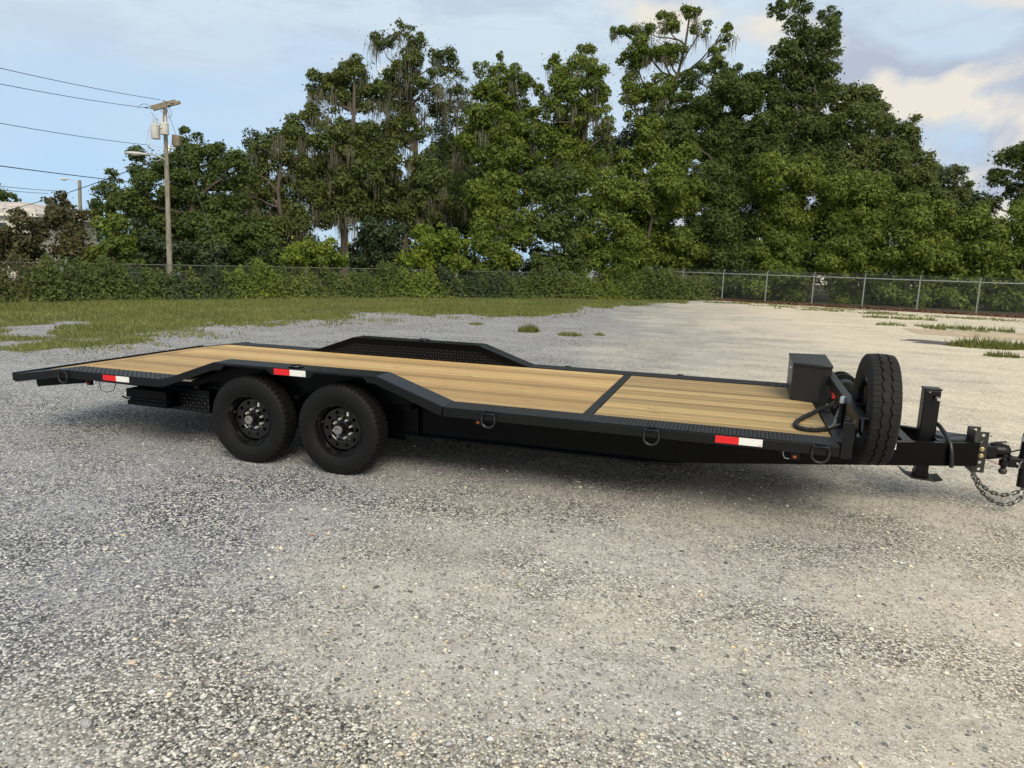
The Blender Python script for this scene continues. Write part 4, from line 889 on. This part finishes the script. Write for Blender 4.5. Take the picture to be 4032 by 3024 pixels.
def tree(name, label, cat, base_px, depth, clumps, mat, dens=1., leaf=.12, trunk_r=.22, moss=0, bark='bark', group='trees along the edge of the lot', top=None, limbs=True, moss_len=1.2, **kw):
    bx, bd = base_px*OV, depth; g = at(bx, 1100, depth); base = np.array([g[0], g[1], 0.]); root = empty(name, base); tag(root, label, cat, group)
    V, cen = crown_pts(clumps, depth, dens, leaf, **kw); V = V-base
    link('crown', quads_mesh('crown', V, mat, 3), None, root)
    if limbs:
        cs = sorted(cen, key=lambda c: -c[0][2]); tp = np.array(top) if top is not None else cs[0][0]; m = MB(); tr = limb_path(base-np.array([0, 0, .1]), tp, 10, .25); n = len(tr)
        m.tube([tuple(np.array(p)-base) for p in tr], [trunk_r*.75*(1-.78*i/(n-1)) for i in range(n)], 8); m.build('trunk', bark, root, smooth=True)
        for ce, R in cs[1:]:
            m = MB(); j = min(range(n), key=lambda i: abs(tr[i][2]-max(.8, ce[2]-np.linalg.norm(ce[:2]-base[:2])*.55))); r0 = trunk_r*(1-.78*j/(n-1))*.6
            lp = limb_path(tr[j], ce, 6, .5); m.tube([tuple(np.array(p)-base) for p in lp], [r0*(1-.75*i/5) for i in range(6)], 6)
            for _ in range(5):
                d = np.random.default_rng(int(abs(ce[0]*97+_*31))).normal(size=3); d = d/np.linalg.norm(d)*R.mean()*.95; d[2] = abs(d[2])*.8; tw = limb_path(lp[4], ce+d, 4, .5); m.tube([tuple(np.array(p)-base) for p in tw], [.035, .026, .018, .008], 4)
            m.build('branch', bark, root, smooth=True)
    if moss:
        A, Ln = [], []
        for ce, R in cen:
            for _ in range(max(1, int(moss*R[0]*1.5))):
                a = random.uniform(-1, 1); b = random.uniform(-1, 1); an = ce+_r*R[0]*a*.75+np.array([0, 0, -R[1]*random.uniform(.15, .85)])+np.array([_f[0], _f[1], 0])*R[2]*(b*.6-.45); k = random.randint(12, 26); ll = moss_len*random.uniform(.25, .95)
                A.append(an+rng.normal(size=(k, 3))*np.array([.13, .13, .16])); Ln.append(ll*rng.uniform(.15, 1.1, k)**1.3)
        A = np.concatenate(A)-base; Ln = np.concatenate(Ln); tag(link('moss', moss_mesh('moss', A, Ln, rng.uniform(.012, .030, len(A))), None, root), kind='stuff')
    return root
OAK = dict(mat='leaf_oak', tw_sigma=.26)
tree('oak_tree', 'tall oak draped with pale moss, highest left of centre, trunk showing through gaps', 'tree', 885, 43,
     [(822, 88, 32, 26), (868, 68, 28, 22), (905, 100, 24, 34), (880, 132, 42, 28), (858, 172, 46, 32), (960, 128, 32, 32), (932, 178, 36, 32), (870, 222, 50, 32), (940, 232, 36, 28), (880, 282, 46, 36), (850, 420, 56, 40), (930, 400, 48, 48), (912, 345, 38, 36), (898, 455, 52, 48), (842, 285, 32, 34)],
     dens=.82, leaf=.115, trunk_r=.34, moss=5.5, top=ato(878, 110, 43), moss_len=1.7, bark='bark', **OAK)
tree('oak_tree', 'half bare pale limbed oak with thin crown right of the tallest moss oak', 'tree', 985, 46,
     [(985, 172, 26, 30), (1000, 200, 16, 26), (975, 215, 26, 24), (960, 280, 34, 34), (990, 330, 36, 40), (985, 420, 45, 60)], dens=.42, leaf=.10, trunk_r=.22, moss=4.5, bark='pale_bark', moss_len=2.0, **OAK)
tree('oak_tree', 'broad dark oak with layered crown and hanging moss left of the tallest oak', 'tree', 745, 41,
     [(700, 188, 44, 32), (765, 148, 40, 28), (745, 202, 58, 40), (810, 212, 44, 36), (690, 250, 42, 26), (650, 290, 44, 38), (722, 305, 58, 46), (790, 312, 58, 48), (690, 365, 60, 48), (770, 372, 64, 48), (836, 345, 44, 44), (722, 435, 70, 50), (800, 435, 60, 50)],
     dens=.95, trunk_r=.38, moss=5, moss_len=1.6, mat='leaf_oak')
tree('oak_tree', 'greyish moss hung oak between the vine smothered tree and the broad oak', 'tree', 600, 39,
     [(575, 332, 36, 28), (620, 300, 38, 30), (556, 385, 34, 46), (630, 362, 48, 42), (592, 450, 50, 50), (652, 430, 44, 48), (545, 315, 12, 20), (535, 425, 36, 46), (528, 360, 26, 30), (640, 480, 50, 40), (575, 500, 50, 40)], dens=.85, trunk_r=.26, moss=7, moss_len=1.5, mat='leaf_oak')
tree('oak_tree', 'shaded tree filling the gap behind the half bare oak', 'tree', 1000, 51,
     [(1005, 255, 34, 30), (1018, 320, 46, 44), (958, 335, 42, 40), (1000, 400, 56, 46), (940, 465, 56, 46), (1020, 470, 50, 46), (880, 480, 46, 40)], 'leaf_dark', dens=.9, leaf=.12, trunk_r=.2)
tree('vine_covered_tree', 'dark tree smothered in vines directly behind the utility pole', 'tree', 410, 34,
     [(402, 298, 20, 28), (430, 318, 26, 26), (388, 352, 48, 44), (330, 365, 48, 44), (458, 345, 48, 38), (508, 370, 38, 44), (312, 430, 52, 56), (400, 440, 64, 66), (490, 440, 54, 66), (380, 520, 78, 60), (480, 520, 68, 60)],
     'leaf_dark', dens=1.2, leaf=.105, trunk_r=.3)
tree('small_tree', 'small round topped tree with vines left of the utility pole', 'tree', 245, 35, [(238, 393, 22, 24), (226, 428, 32, 30), (262, 440, 34, 38), (205, 455, 26, 26)], 'leaf_dark', dens=1.05, leaf=.11, trunk_r=.12)
tree('oak_tree', 'ragged crowned tree with reddish tip leaves just left of centre', 'tree', 1085, 42,
     [(1082, 122, 11, 12), (1058, 152, 36, 20), (1100, 172, 42, 26), (1134, 182, 22, 18), (1048, 192, 42, 32), (1090, 212, 56, 36), (1060, 262, 56, 42), (1110, 282, 42, 42), (1040, 322, 52, 40), (1092, 342, 52, 40), (1075, 400, 55, 45), (1150, 275, 30, 38), (1150, 345, 38, 44), (1140, 420, 48, 50), (1020, 262, 24, 30)],
     'leaf_vine', dens=.85, leaf=.12, trunk_r=.28, moss=2.5)
tree('oak_tree', 'narrow vine clad tree at the centre with mossy lower limbs', 'tree', 1240, 42,
     [(1195, 132, 22, 22), (1265, 120, 32, 20), (1240, 160, 56, 32), (1290, 182, 32, 42), (1220, 212, 52, 42), (1282, 242, 42, 38), (1232, 272, 46, 38), (1172, 252, 26, 34), (1250, 330, 60, 40), (1185, 335, 48, 48), (1318, 345, 36, 36), (1240, 385, 60, 36), (1305, 290, 24, 30), (1168, 200, 18, 24)],
     'leaf_vine', dens=.95, leaf=.12, trunk_r=.3, moss=3.5, moss_len=1.4)
tree('oak_tree', 'tall open crowned tree with long grey moss right of centre', 'tree', 1420, 47,
     [(1340, 72, 26, 14), (1390, 62, 36, 18), (1440, 52, 32, 22), (1490, 32, 28, 18), (1512, 62, 22, 22), (1572, 76, 26, 20), (1550, 110, 18, 28), (1398, 110, 46, 26), (1360, 140, 28, 22), (1450, 112, 36, 30), (1380, 192, 42, 32), (1432, 202, 46, 40), (1362, 232, 22, 26), (1440, 270, 44, 36)],
     'leaf_vine', dens=1.15, leaf=.11, trunk_r=.36, moss=4, moss_len=1.3, bark='bark')
tree('vine_covered_tree', 'big rounded vine covered tree under the open crowned mossy one', 'tree', 1540, 45,
     [(1502, 172, 38, 28), (1542, 150, 38, 22), (1560, 202, 56, 42), (1492, 242, 56, 46), (1612, 222, 38, 38), (1540, 292, 70, 52), (1450, 302, 46, 46), (1600, 320, 60, 50), (1640, 182, 40, 34), (1650, 262, 52, 46), (1668, 335, 58, 48), (1590, 165, 30, 22), (1680, 170, 30, 30)], 'leaf_dark', dens=1.15, leaf=.12, trunk_r=.3)
tree('vine_tower', 'column of pale green vine leaves rising at the centre right', 'tree', 1400, 42, [(1402, 290, 32, 38), (1475, 425, 48, 48), (1472, 352, 40, 40), (1390, 350, 52, 46), (1420, 420, 66, 56), (1350, 420, 40, 50)], 'leaf_vine', dens=1.2, leaf=.135, trunk_r=.16)
tree('oak_tree', 'tallest slender tree whose top leaves the picture at right', 'tree', 1735, 45,
     [(1690, 22, 28, 24), (1735, 8, 32, 28), (1790, 36, 28, 28), (1780, 82, 33, 38), (1722, 72, 36, 38), (1702, 132, 42, 42), (1760, 142, 46, 42), (1802, 112, 18, 26), (1740, 202, 56, 46), (1690, 212, 38, 38), (1665, 18, 12, 12), (1720, 280, 60, 50)],
     'leaf_dark', dens=.95, leaf=.12, trunk_r=.3)
tree('oak_tree', 'broad sloping tree falling away to the right with feathery outer twigs', 'tree', 1850, 43,
     [(1800, 212, 38, 32), (1860, 222, 46, 36), (1840, 272, 66, 46), (1760, 292, 66, 46), (1900, 262, 32, 32), (1932, 292, 32, 38), (1974, 262, 16, 26), (1960, 312, 36, 42), (1992, 352, 22, 36), (1900, 342, 66, 52), (1822, 352, 66, 52), (1980, 402, 46, 52), (2008, 420, 20, 40), (1850, 195, 28, 18), (1830, 420, 70, 46), (1930, 400, 60, 50), (1750, 370, 60, 46), (2030, 445, 36, 34)],
     'leaf_oak', dens=1.0, leaf=.115, trunk_r=.3)
tree('oak_tree', 'small distant grey green tree in the gap at right', 'tree', 2065, 56, [(2060, 380, 33, 24), (2082, 410, 22, 26), (2040, 422, 33, 34), (2070, 450, 40, 40)], 'leaf_oak', dens=.75, leaf=.12, trunk_r=.2)
tree('oak_tree', 'spreading dark oak cut by the right edge of the picture', 'tree', 2230, 47, [(2180, 338, 44, 20), (2222, 362, 50, 36), (2150, 388, 38, 18), (2250, 330, 50, 30), (2142, 432, 28, 18), (2215, 425, 50, 36), (2270, 400, 50, 60)], 'leaf_dark', dens=.95, leaf=.12, trunk_r=.3)
# vine thickets and bushes in front of the trees
def thicket(label, cx, depth, clumps, mat, dens=1.05, leaf=.115, name='vine_thicket', group='vine thickets behind the fence', cat='thicket'):
    return tree(name, label, cat, cx, depth, clumps, mat, dens=dens, leaf=leaf, trunk_r=.07, group=group, tw_sigma=.22, depth_f=.7, jitter=.6)
thicket('vine thicket left of the first fence posts', 1430, 42.5, [(1400, 480, 68, 58), (1455, 545, 78, 48), (1370, 550, 50, 45), (1400, 605, 70, 34), (1480, 610, 60, 34)], 'leaf_vine')
thicket('tall vine thicket behind the first two fence posts', 1570, 43.5, [(1560, 400, 78, 56), (1565, 480, 80, 58), (1570, 553, 80, 46), (1570, 615, 80, 36)], 'leaf_dark')
thicket('vine thicket with yellowing leaves behind the third fence post', 1700, 42, [(1700, 385, 78, 56), (1702, 468, 80, 58), (1692, 548, 80, 46), (1700, 612, 84, 40)], 'leaf_vine')
thicket('vine thicket behind the fourth fence post', 1845, 40, [(1850, 430, 78, 58), (1842, 508, 80, 58), (1850, 573, 80, 42), (1850, 630, 84, 34)], 'leaf_vine')
thicket('vine thicket behind the fifth fence post', 1985, 38.5, [(1980, 472, 68, 56), (1990, 550, 80, 50), (1990, 595, 70, 30), (1985, 635, 80, 34)], 'leaf_vine')
thicket('bright leaved vine thicket behind the sixth fence post', 2105, 37.5, [(2098, 480, 58, 48), (2112, 560, 80, 50), (2100, 600, 60, 34), (2110, 640, 80, 34)], 'leaf_vine')
thicket('vine thicket at the right edge of the picture', 2210, 36.5, [(2195, 492, 58, 56), (2215, 570, 60, 52), (2260, 520, 60, 70), (2190, 620, 50, 30), (2220, 650, 80, 34)], 'leaf_vine')
thicket('vine thicket beyond the right end of the fence', 2330, 37, [(2320, 500, 60, 60), (2350, 580, 80, 60), (2400, 540, 70, 70), (2330, 645, 80, 36)], 'leaf_dark', dens=.6, leaf=.16)
thicket('green leafy bank left of centre below the ragged tree', 1075, 38, [(1062, 420, 58, 48), (1080, 500, 68, 56), (1062, 560, 60, 40)], 'leaf_vine')
thicket('leafy bank at the centre below the narrow tree', 1210, 38, [(1200, 402, 66, 46), (1212, 480, 70, 58), (1222, 560, 78, 40)], 'leaf_dark')
thicket('leafy bank right of centre below the vine column', 1312, 38, [(1310, 425, 58, 56), (1312, 510, 70, 56), (1310, 570, 60, 36)], 'leaf_vine')
BG = 'bushes at the back of the mown grass'
def bush(label, cx, d, cl, mat, **k): return thicket(label, cx, d, cl, mat, name='bush', group=BG, cat='bush', **k)
bush('bright yellow green bush at the back of the grass', 690, 32, [(678, 540, 58, 40), (725, 556, 42, 34), (650, 565, 36, 26)], 'leaf_bright', leaf=.10)
bush('bright green bush right of the dark hollow', 930, 34.5, [(945, 528, 54, 46), (900, 555, 44, 32), (985, 545, 40, 40)], 'leaf_bright', leaf=.11)
bush('dark bush behind the yellow green one', 560, 33, [(545, 515, 58, 52), (590, 545, 50, 40), (520, 560, 44, 36)], 'leaf_dark')
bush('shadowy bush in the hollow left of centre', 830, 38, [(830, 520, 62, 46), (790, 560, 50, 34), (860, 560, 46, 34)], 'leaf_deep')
bush('brownish bush at the far left edge', 50, 30, [(40, 505, 58, 50), (90, 540, 48, 44), (20, 560, 60, 40), (-40, 520, 60, 60)], 'leaf_brownish')
bush('tall rounded bush in front of the low roofed house', 145, 31, [(130, 438, 34, 24), (150, 475, 48, 36), (110, 490, 40, 36), (165, 530, 46, 46)], 'leaf_brownish')
bush('green bush left of the utility pole', 235, 30, [(235, 500, 46, 46), (265, 545, 46, 40), (215, 555, 38, 36)], 'leaf_vine')
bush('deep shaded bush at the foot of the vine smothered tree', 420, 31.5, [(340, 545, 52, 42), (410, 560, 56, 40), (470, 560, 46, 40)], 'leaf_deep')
# overgrown hedge in front of the bushes, several plants
_hp = [np.array(p) for p in HEDGE]; _seg = [np.linalg.norm(_hp[i+1]-_hp[i]) for i in range(len(_hp)-1)]; _cum = np.concatenate([[0], np.cumsum(_seg)])
def hedge_at(s): i = int(np.clip(np.searchsorted(_cum, s)-1, 0, len(_seg)-1)); return _hp[i]+(_hp[i+1]-_hp[i])*((s-_cum[i])/_seg[i])
HM_ = ['leaf_vine', 'leaf_dark', 'leaf_brownish', 'leaf_oak', 'leaf_dark', 'leaf_deep', 'leaf_vine', 'leaf_oak', 'leaf_dark', 'leaf_vine', 'leaf_deep', 'leaf_dark', 'leaf_oak', 'leaf_vine', 'leaf_dark', 'leaf_oak']; HH_ = [1.0, .75, 1.15, .7, .95, .6, .8, .55, .95, .7, .85, .6, 1.0, .75, 1.1, .9]
NH = 16; HN = ['leftmost', 'second from the left', 'third from the left', 'fourth from the left', 'just left of the utility pole', 'at the foot of the utility pole', 'just right of the utility pole', 'second right of the utility pole', 'in front of the yellow green bush', 'right of the yellow green bush', 'in front of the dark hollow', 'in front of the bright green bush', 'left of the centre', 'at the centre', 'right of the centre', 'nearest the start of the fence']
for i in range(NH):
    s = _cum[-1]*(i+.5)/NH; p = hedge_at(s); L = _cum[-1]/NH; root = empty('hedge_shrub', (p[0], p[1], 0)); tag(root, 'low overgrown hedge shrub '+HN[i]+', behind the grass', 'hedge', 'hedge shrubs along the grass')
    dirv = hedge_at(s+.2)-hedge_at(s-.2); dirv /= np.linalg.norm(dirv); nr = np.array([-dirv[1], dirv[0]]); n = 10500
    u = np.clip(rng.normal(0, .40, n), -.95, .95)*L; v = rng.normal(0, .55, n); ht = HH_[i]+.22+.30*np.sin(u*1.7+i*2.3)+.22*np.sin(u*4.3+2*i)+.16*np.sin(u*9.1+i)+.25*rng.random(n)**4; z = rng.random(n)**.75*ht*np.clip(1-(v/1.3)**2, .2, 1)
    W = np.stack([u*dirv[0]+(v+.5)*nr[0], u*dirv[1]+(v+.5)*nr[1], z], 1); nm_ = np.stack([-nr[0]*np.ones(n)*.5, -nr[1]*np.ones(n)*.5, np.full(n, .6)], 1)+rng.normal(size=(n, 3))*.5
    d = np.linalg.norm(p-CAM[:2]); link('foliage', quads_mesh('foliage', leaf_quads(W, nm_, (.040+.0007*d)*rng.uniform(.5, 1.35, n)), HM_[i], 3), None, root); TOTAL[0] += n
    for k in range(5):
        m = MB(); x = (k-2)*L*.22; m.tube([(x*dirv[0]+.5*nr[0], x*dirv[1]+.5*nr[1], 0), (x*dirv[0]+.55*nr[0], x*dirv[1]+.5*nr[1], .8)], [.025, .012], 5)
        m.build('stem', 'bark', root)
# woodland behind everything: one mass
def forest_floor():
    pts = [(p[0]-.9, p[1]+1.6) for p in HEDGE[:-1]]+[tuple(F0-FD*1.0+np.array([.2, 1.3])), tuple(F0+FD*9+np.array([.2, 1.3]))]
    m = MB(); V = []
    for k, p in enumerate(pts): V += [(*p, .010), (p[0]-25+50*k/(len(pts)-1), p[1]+60, .010)]
    m.add(V, [(2*k, 2*k+2, 2*k+3, 2*k+1) for k in range(len(pts)-1)])
    t = NT('forest_soil'); p = t.pos((1, 1, 0)); a = t.noise(p, 1.8, 4, .65); t.set(t.ramp(a, [(.3, (.035, .032, .018)), (.7, (.075, .062, .036))]), .95, 0, .1)
    tag(m.build('forest_floor', 'forest_soil'), kind='structure')
forest_floor()
def woodland():
    cl = []
    for k in range(34): cl.append((200+k*11+random.uniform(-8, 8), random.uniform(430, 590), 34, 34))
    for k in range(80): x = random.uniform(540, 1700); cl.append((x, random.uniform(290+35*math.sin(x*.021), 600), 44, 42))
    for k in range(44): x = random.uniform(1640, 2140); cl.append((x, random.uniform(330+max(0, x-1900)*.5, 620), 40, 38))
    for k in range(14): cl.append((random.uniform(2080, 2300), random.uniform(500, 620), 36, 32))
    low = [(200+k*24+random.uniform(-9, 9), random.uniform(548, 592), 34, 30) for k in range(80)]
    V2, _ = crown_pts(low, 50, .30, .24, jitter=2.)
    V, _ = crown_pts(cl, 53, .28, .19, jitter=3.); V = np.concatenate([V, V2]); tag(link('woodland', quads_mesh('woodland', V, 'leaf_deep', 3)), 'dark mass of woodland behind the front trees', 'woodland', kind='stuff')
woodland()
print('LEAVES', TOTAL[0])

# ------------------------------------------------------------------ utility poles, wires, house
def up_pole():
    d = 28.; b = at(672, 1172, d); b = np.array([b[0], b[1], 0.]); t = at(648, 398, d); H = t[2]; lean = np.array([t[0]-b[0], t[1]-b[1]])
    root = empty('utility_pole', b); tag(root, 'weathered wooden utility pole with crossarm, two transformers and a street lamp', 'utility pole')
    A = lambda px, py, dd=0.: np.array(at(px, py, d+dd))-b
    MB().tube([tuple(np.array([lean[0]*k, lean[1]*k, H*k])) for k in np.linspace(0, 1, 8)], [.112-.040*k for k in np.linspace(0, 1, 8)], 14).build('pole', 'pole_wood', root, smooth=True)
    bx = lambda q: (520+q[0]/4.607, 360+q[1]/4.607)
    MB().bar(A(*bx((385, 325)), -.12), A(*bx((870, 195)), -.12), .10, .12).build('crossarm', 'weathered_beam', root, bevel=.008)
    MB().bar(A(*bx((340, 290)), .12), A(*bx((785, 175)), .12), .10, .12).build('crossarm', 'weathered_beam', root, bevel=.008)
    for e, s_ in (((490, 305), (560, 390)), ((625, 260), (560, 395))): MB().bar(A(*bx(s_), -.14), A(*bx(e), -.19), .02, .03).build('crossarm_brace', 'galvanized', root)
    for k, (cx, y0, y1, hw, dd) in enumerate(((432, 620, 862, 76, -.05), (592, 590, 785, 72, -.32))):
        c0, c1 = A(*bx((cx, y1)), dd), A(*bx((cx, y0)), dd); r = hw/4.607/FPX*d; h = c1[2]-c0[2]
        t_ = MB().lathe([(0, r*.2), (0, r*.94), (.02, r), (h-.04, r), (h-.035, r*1.05), (h, r*1.05), (h+.03, r*.8), (h+.045, .001)], 24, 'Z').build('transformer', 'white_enamel', root, smooth=True); t_.location = c0
        for q in (-.1, .08):
            i_ = MB().lathe([(h+.03, .045), (h+.07, .05), (h+.10, .038), (h+.14, .045), (h+.17, .032), (h+.27, .028), (h+.30, .001)], 12, 'Z').build('bushing', 'porcelain' if k else 'light_grey_metal', t_, smooth=True); i_.location = (q, 0, 0)
        if k == 1:
            mk = MB()
            for j in range(9):
                a = -math.pi/2-.55+j*.1; a2 = a+.07; z0, z1 = h*.42, h*.53; mk.add([((r+.004)*math.cos(a), (r+.004)*math.sin(a), z0), ((r+.004)*math.cos(a2), (r+.004)*math.sin(a2), z0), ((r+.004)*math.cos(a2), (r+.004)*math.sin(a2), z1), ((r+.004)*math.cos(a), (r+.004)*math.sin(a), z1)], [(0, 1, 2, 3)])
            m_simple('rust_mark', (.36, .22, .07), .8); mk.build('painted_mark', 'rust_mark', t_)
        br = MB().bar((0, 0, h*.75), tuple(A(*bx((575, (y0*.75+y1*.25))), 0)-c0+np.array([0, 0, -.0])), .06, .05).build('transformer_bracket', 'galvanized', t_)
    arm = [A(*bx(p), -.18-i*.12) for i, p in enumerate([(598, 1325), (600, 1270), (575, 1225), (500, 1190), (420, 1160), (350, 1142), (280, 1145)])]; MB().tube([tuple(p) for p in arm], .028, 8).build('lamp_arm', 'light_grey_metal', root, smooth=True)
    e = arm[-1]; hd = MB().lathe([(-.0, .045), (.06, .075), (.2, .10), (.34, .095), (.42, .06), (.45, .005)], 16, 'X').build('lamp_head', 'light_grey_metal', root, smooth=True); dirx = (A(*bx((100, 1160)), -1.05)-e); hd.location = e; hd.rotation_euler = (0, 0, math.atan2(dirx[1], dirx[0])); hd.scale = (1.75, 1.1, .72)
    gl = MB().lathe([(-.09, .001), (-.07, .07), (-.02, .10), (0, .105)], 16, 'Z').build('lamp_glass', 'porcelain', hd, smooth=True); gl.location = (.25, 0, -.04); gl.scale = (1.2, .8, 1)
    MB().bar(A(*bx((665, 965)), -.2), A(*bx((670, 1085)), -.2), .05, .03).build('bracket_plate', 'white_enamel', root); MB().tube([tuple(A(*bx((680, 1028)), -.2)), tuple(A(*bx((775, 1028)), -.25))], .035, 8).build('bracket_tube', 'white_enamel', root, smooth=True)
    MB().bar(A(*bx((740, 880)), .3), A(*bx((870, 900)), .3), .2, .42).build('junction_box', 'weathered_beam', root, bevel=.01)
    def wire(pts, r=.008, n=24, dd=-.3, name='jumper_wire', mat='cable'):
        MB().tube(spline([A(*bx(p), dd) for p in pts], n), r, 5).build(name, mat, root, smooth=True)
    wire([(100, 310), (150, 250), (230, 225), (310, 265), (330, 330)]); wire([(350, 370), (375, 420), (430, 490), (480, 515)]); wire([(680, 285), (720, 400), (700, 455), (640, 485)]); wire([(300, 650), (262, 900), (290, 1050), (340, 1200), (400, 1260), (480, 1255), (525, 1220)], .010, mat='light_grey_metal')
    wire([(310, 680), (300, 850), (370, 960), (470, 1005), (600, 1020)], .010, mat='light_grey_metal'); wire([(320, 690), (300, 880), (380, 1010), (470, 1070), (500, 1120)], .010, mat='light_grey_metal')
    wire([(545, 600), (560, 680), (530, 770)], .008); wire([(625, 385), (660, 300), (690, 280)], .008)
    for q, (p, mt) in enumerate((((235, 292), 'cable'), ((320, 300), 'galvanized'), ((640, 235), 'galvanized'), ((690, 200), 'galvanized'))): MB().bar(A(p[0]/4.607+520, p[1]/4.607+360, -.2), A((p[0]+60)/4.607+520, (p[1]+6)/4.607+360, -.2), .045, .05).build('insulator', mt, root, bevel=.01)
    # guy wires to the ground behind
    for i, (p0, p1, p2) in enumerate((((640, 350), (800, 800), (1110, 1650)), ((700, 1240), (760, 1370), (865, 1650)))):
        a_ = np.array(at(*bx(p0), d)); c = np.array(at(*bx(p2), d+1.8)); dirn = c-a_; g = a_+dirn*(a_[2]/(a_[2]-c[2])); o = MB().tube([tuple(a_), tuple(g)], .009, 5).build('guy_wire', 'galvanized', None); tag(o, ('long upper guy wire' if i == 0 else 'short lower guy wire')+' slanting right from the utility pole to the ground', 'wire', 'guy wires of the utility pole')
    return b, d
PB, PD = up_pole()
def power_line(pts, sag, r, label):
    P = []
    for (a, b) in zip(pts[:-1], pts[1:]): P += catenary(at(*a), at(*b), sag, 16)
    o = MB().tube(P, r, 5).build('power_line', 'cable', None, smooth=True); tag(o, label, 'power line', 'overhead lines left of the utility pole')
power_line([(-900, 40, 14), (632, 393, 28)], .15, .010, 'topmost overhead line running to the top of the utility pole')
power_line([(-900, 130, 14), (572, 424, 28)], .15, .010, 'second overhead line running to the left end of the crossarm')
power_line([(-900, 300, 14), (590, 572, 28)], .15, .010, 'third overhead line passing behind the transformers')
power_line([(-900, 520, 16), (640, 728, 33)], .10, .017, 'fourth thicker overhead line crossing above the far street lamp')
power_line([(-700, 640, 26), (230, 752, 60)], .15, .020, 'lower thin overhead line above the house roof')
power_line([(-700, 655, 26), (190, 762, 60)], .15, .020, 'lowest overhead line above the house roof')
power_line([(-300, 880, 52), (645, 618, 28)], .55, .018, 'service drop sloping down left from the utility pole')
def lamp_pole():
    d = 46.; b = at(322, 1090, d); b = np.array([b[0], b[1], 0]); t = np.array(at(313, 711, d)); root = empty('street_lamp', b); tag(root, 'distant wooden pole with a curved street lamp arm at left', 'street lamp'); A = lambda px, py, dd=0.: np.array(at(px, py, d+dd))-b
    MB().tube([(0, 0, 0), tuple(t-b)], [.13, .105], 10).build('pole', 'pole_wood', root, smooth=True)
    MB().tube([tuple(A(*p)) for p in ((313, 724), (303, 720), (290, 711), (275, 707), (264, 706))], .03, 6).build('lamp_arm', 'light_grey_metal', root, smooth=True)
    h = MB().lathe([(0, .05), (.1, .10), (.3, .13), (.46, .09), (.5, .01)], 14, 'X').build('lamp_head', 'light_grey_metal', root, smooth=True); h.location = A(265, 706); h.rotation_euler = (0, 0, math.pi+YAW); h.scale = (.9, 1, .7)
lamp_pole()
def house():
    d = 40.; c = np.array(at(-230, 1000, d)); base = np.array([c[0], c[1], 0]); root = empty('house', base, YAW+.05); tag(root, 'low house with pale walls and grey brown roof at the far left', 'house')
    ze = at(0, 848, d)[2]; zt = at(0, 786, d)[2]; W, D = 5.6, 7.
    MB().box(-W, W-.35, .3, D-.3, 0, ze+.12).build('wall', 'house_wall', root)
    m = MB(); m.prism([(-W-.3, ze+.16), (W, ze+.16), (W-1.9, zt), (-W-.3, zt)], 0, D, 'Y'); rv = [list(v) for v in m.v]
    for v in rv:
        if v[2] > ze+.3: v[1] = D/2+(v[1]-D/2)*.35
    m.v = [tuple(v) for v in rv]; m.build('roof', 'roof_shingle', root)
    MB().box(-W-.32, W+.02, -.03, D+.03, ze-.02, ze+.155).build('fascia', 'fascia', root)
    for x in (3.2, 1.2): f = MB().box(x-.5, x+.5, .26, .30, ze-1.4, ze-.35).build('window', 'fascia', root); MB().box(x-.44, x+.44, .25, .258, ze-1.34, ze-.41).build('pane', 'window_glass', f)
house()
tree('small_tree', 'dark treetop behind the low roofed house at far left', 'tree', 10, 52, [(-10, 420, 30, 26), (22, 424, 18, 14), (-60, 400, 50, 40), (38, 432, 10, 9)], 'leaf_dark', dens=.8, leaf=.13, trunk_r=.15)
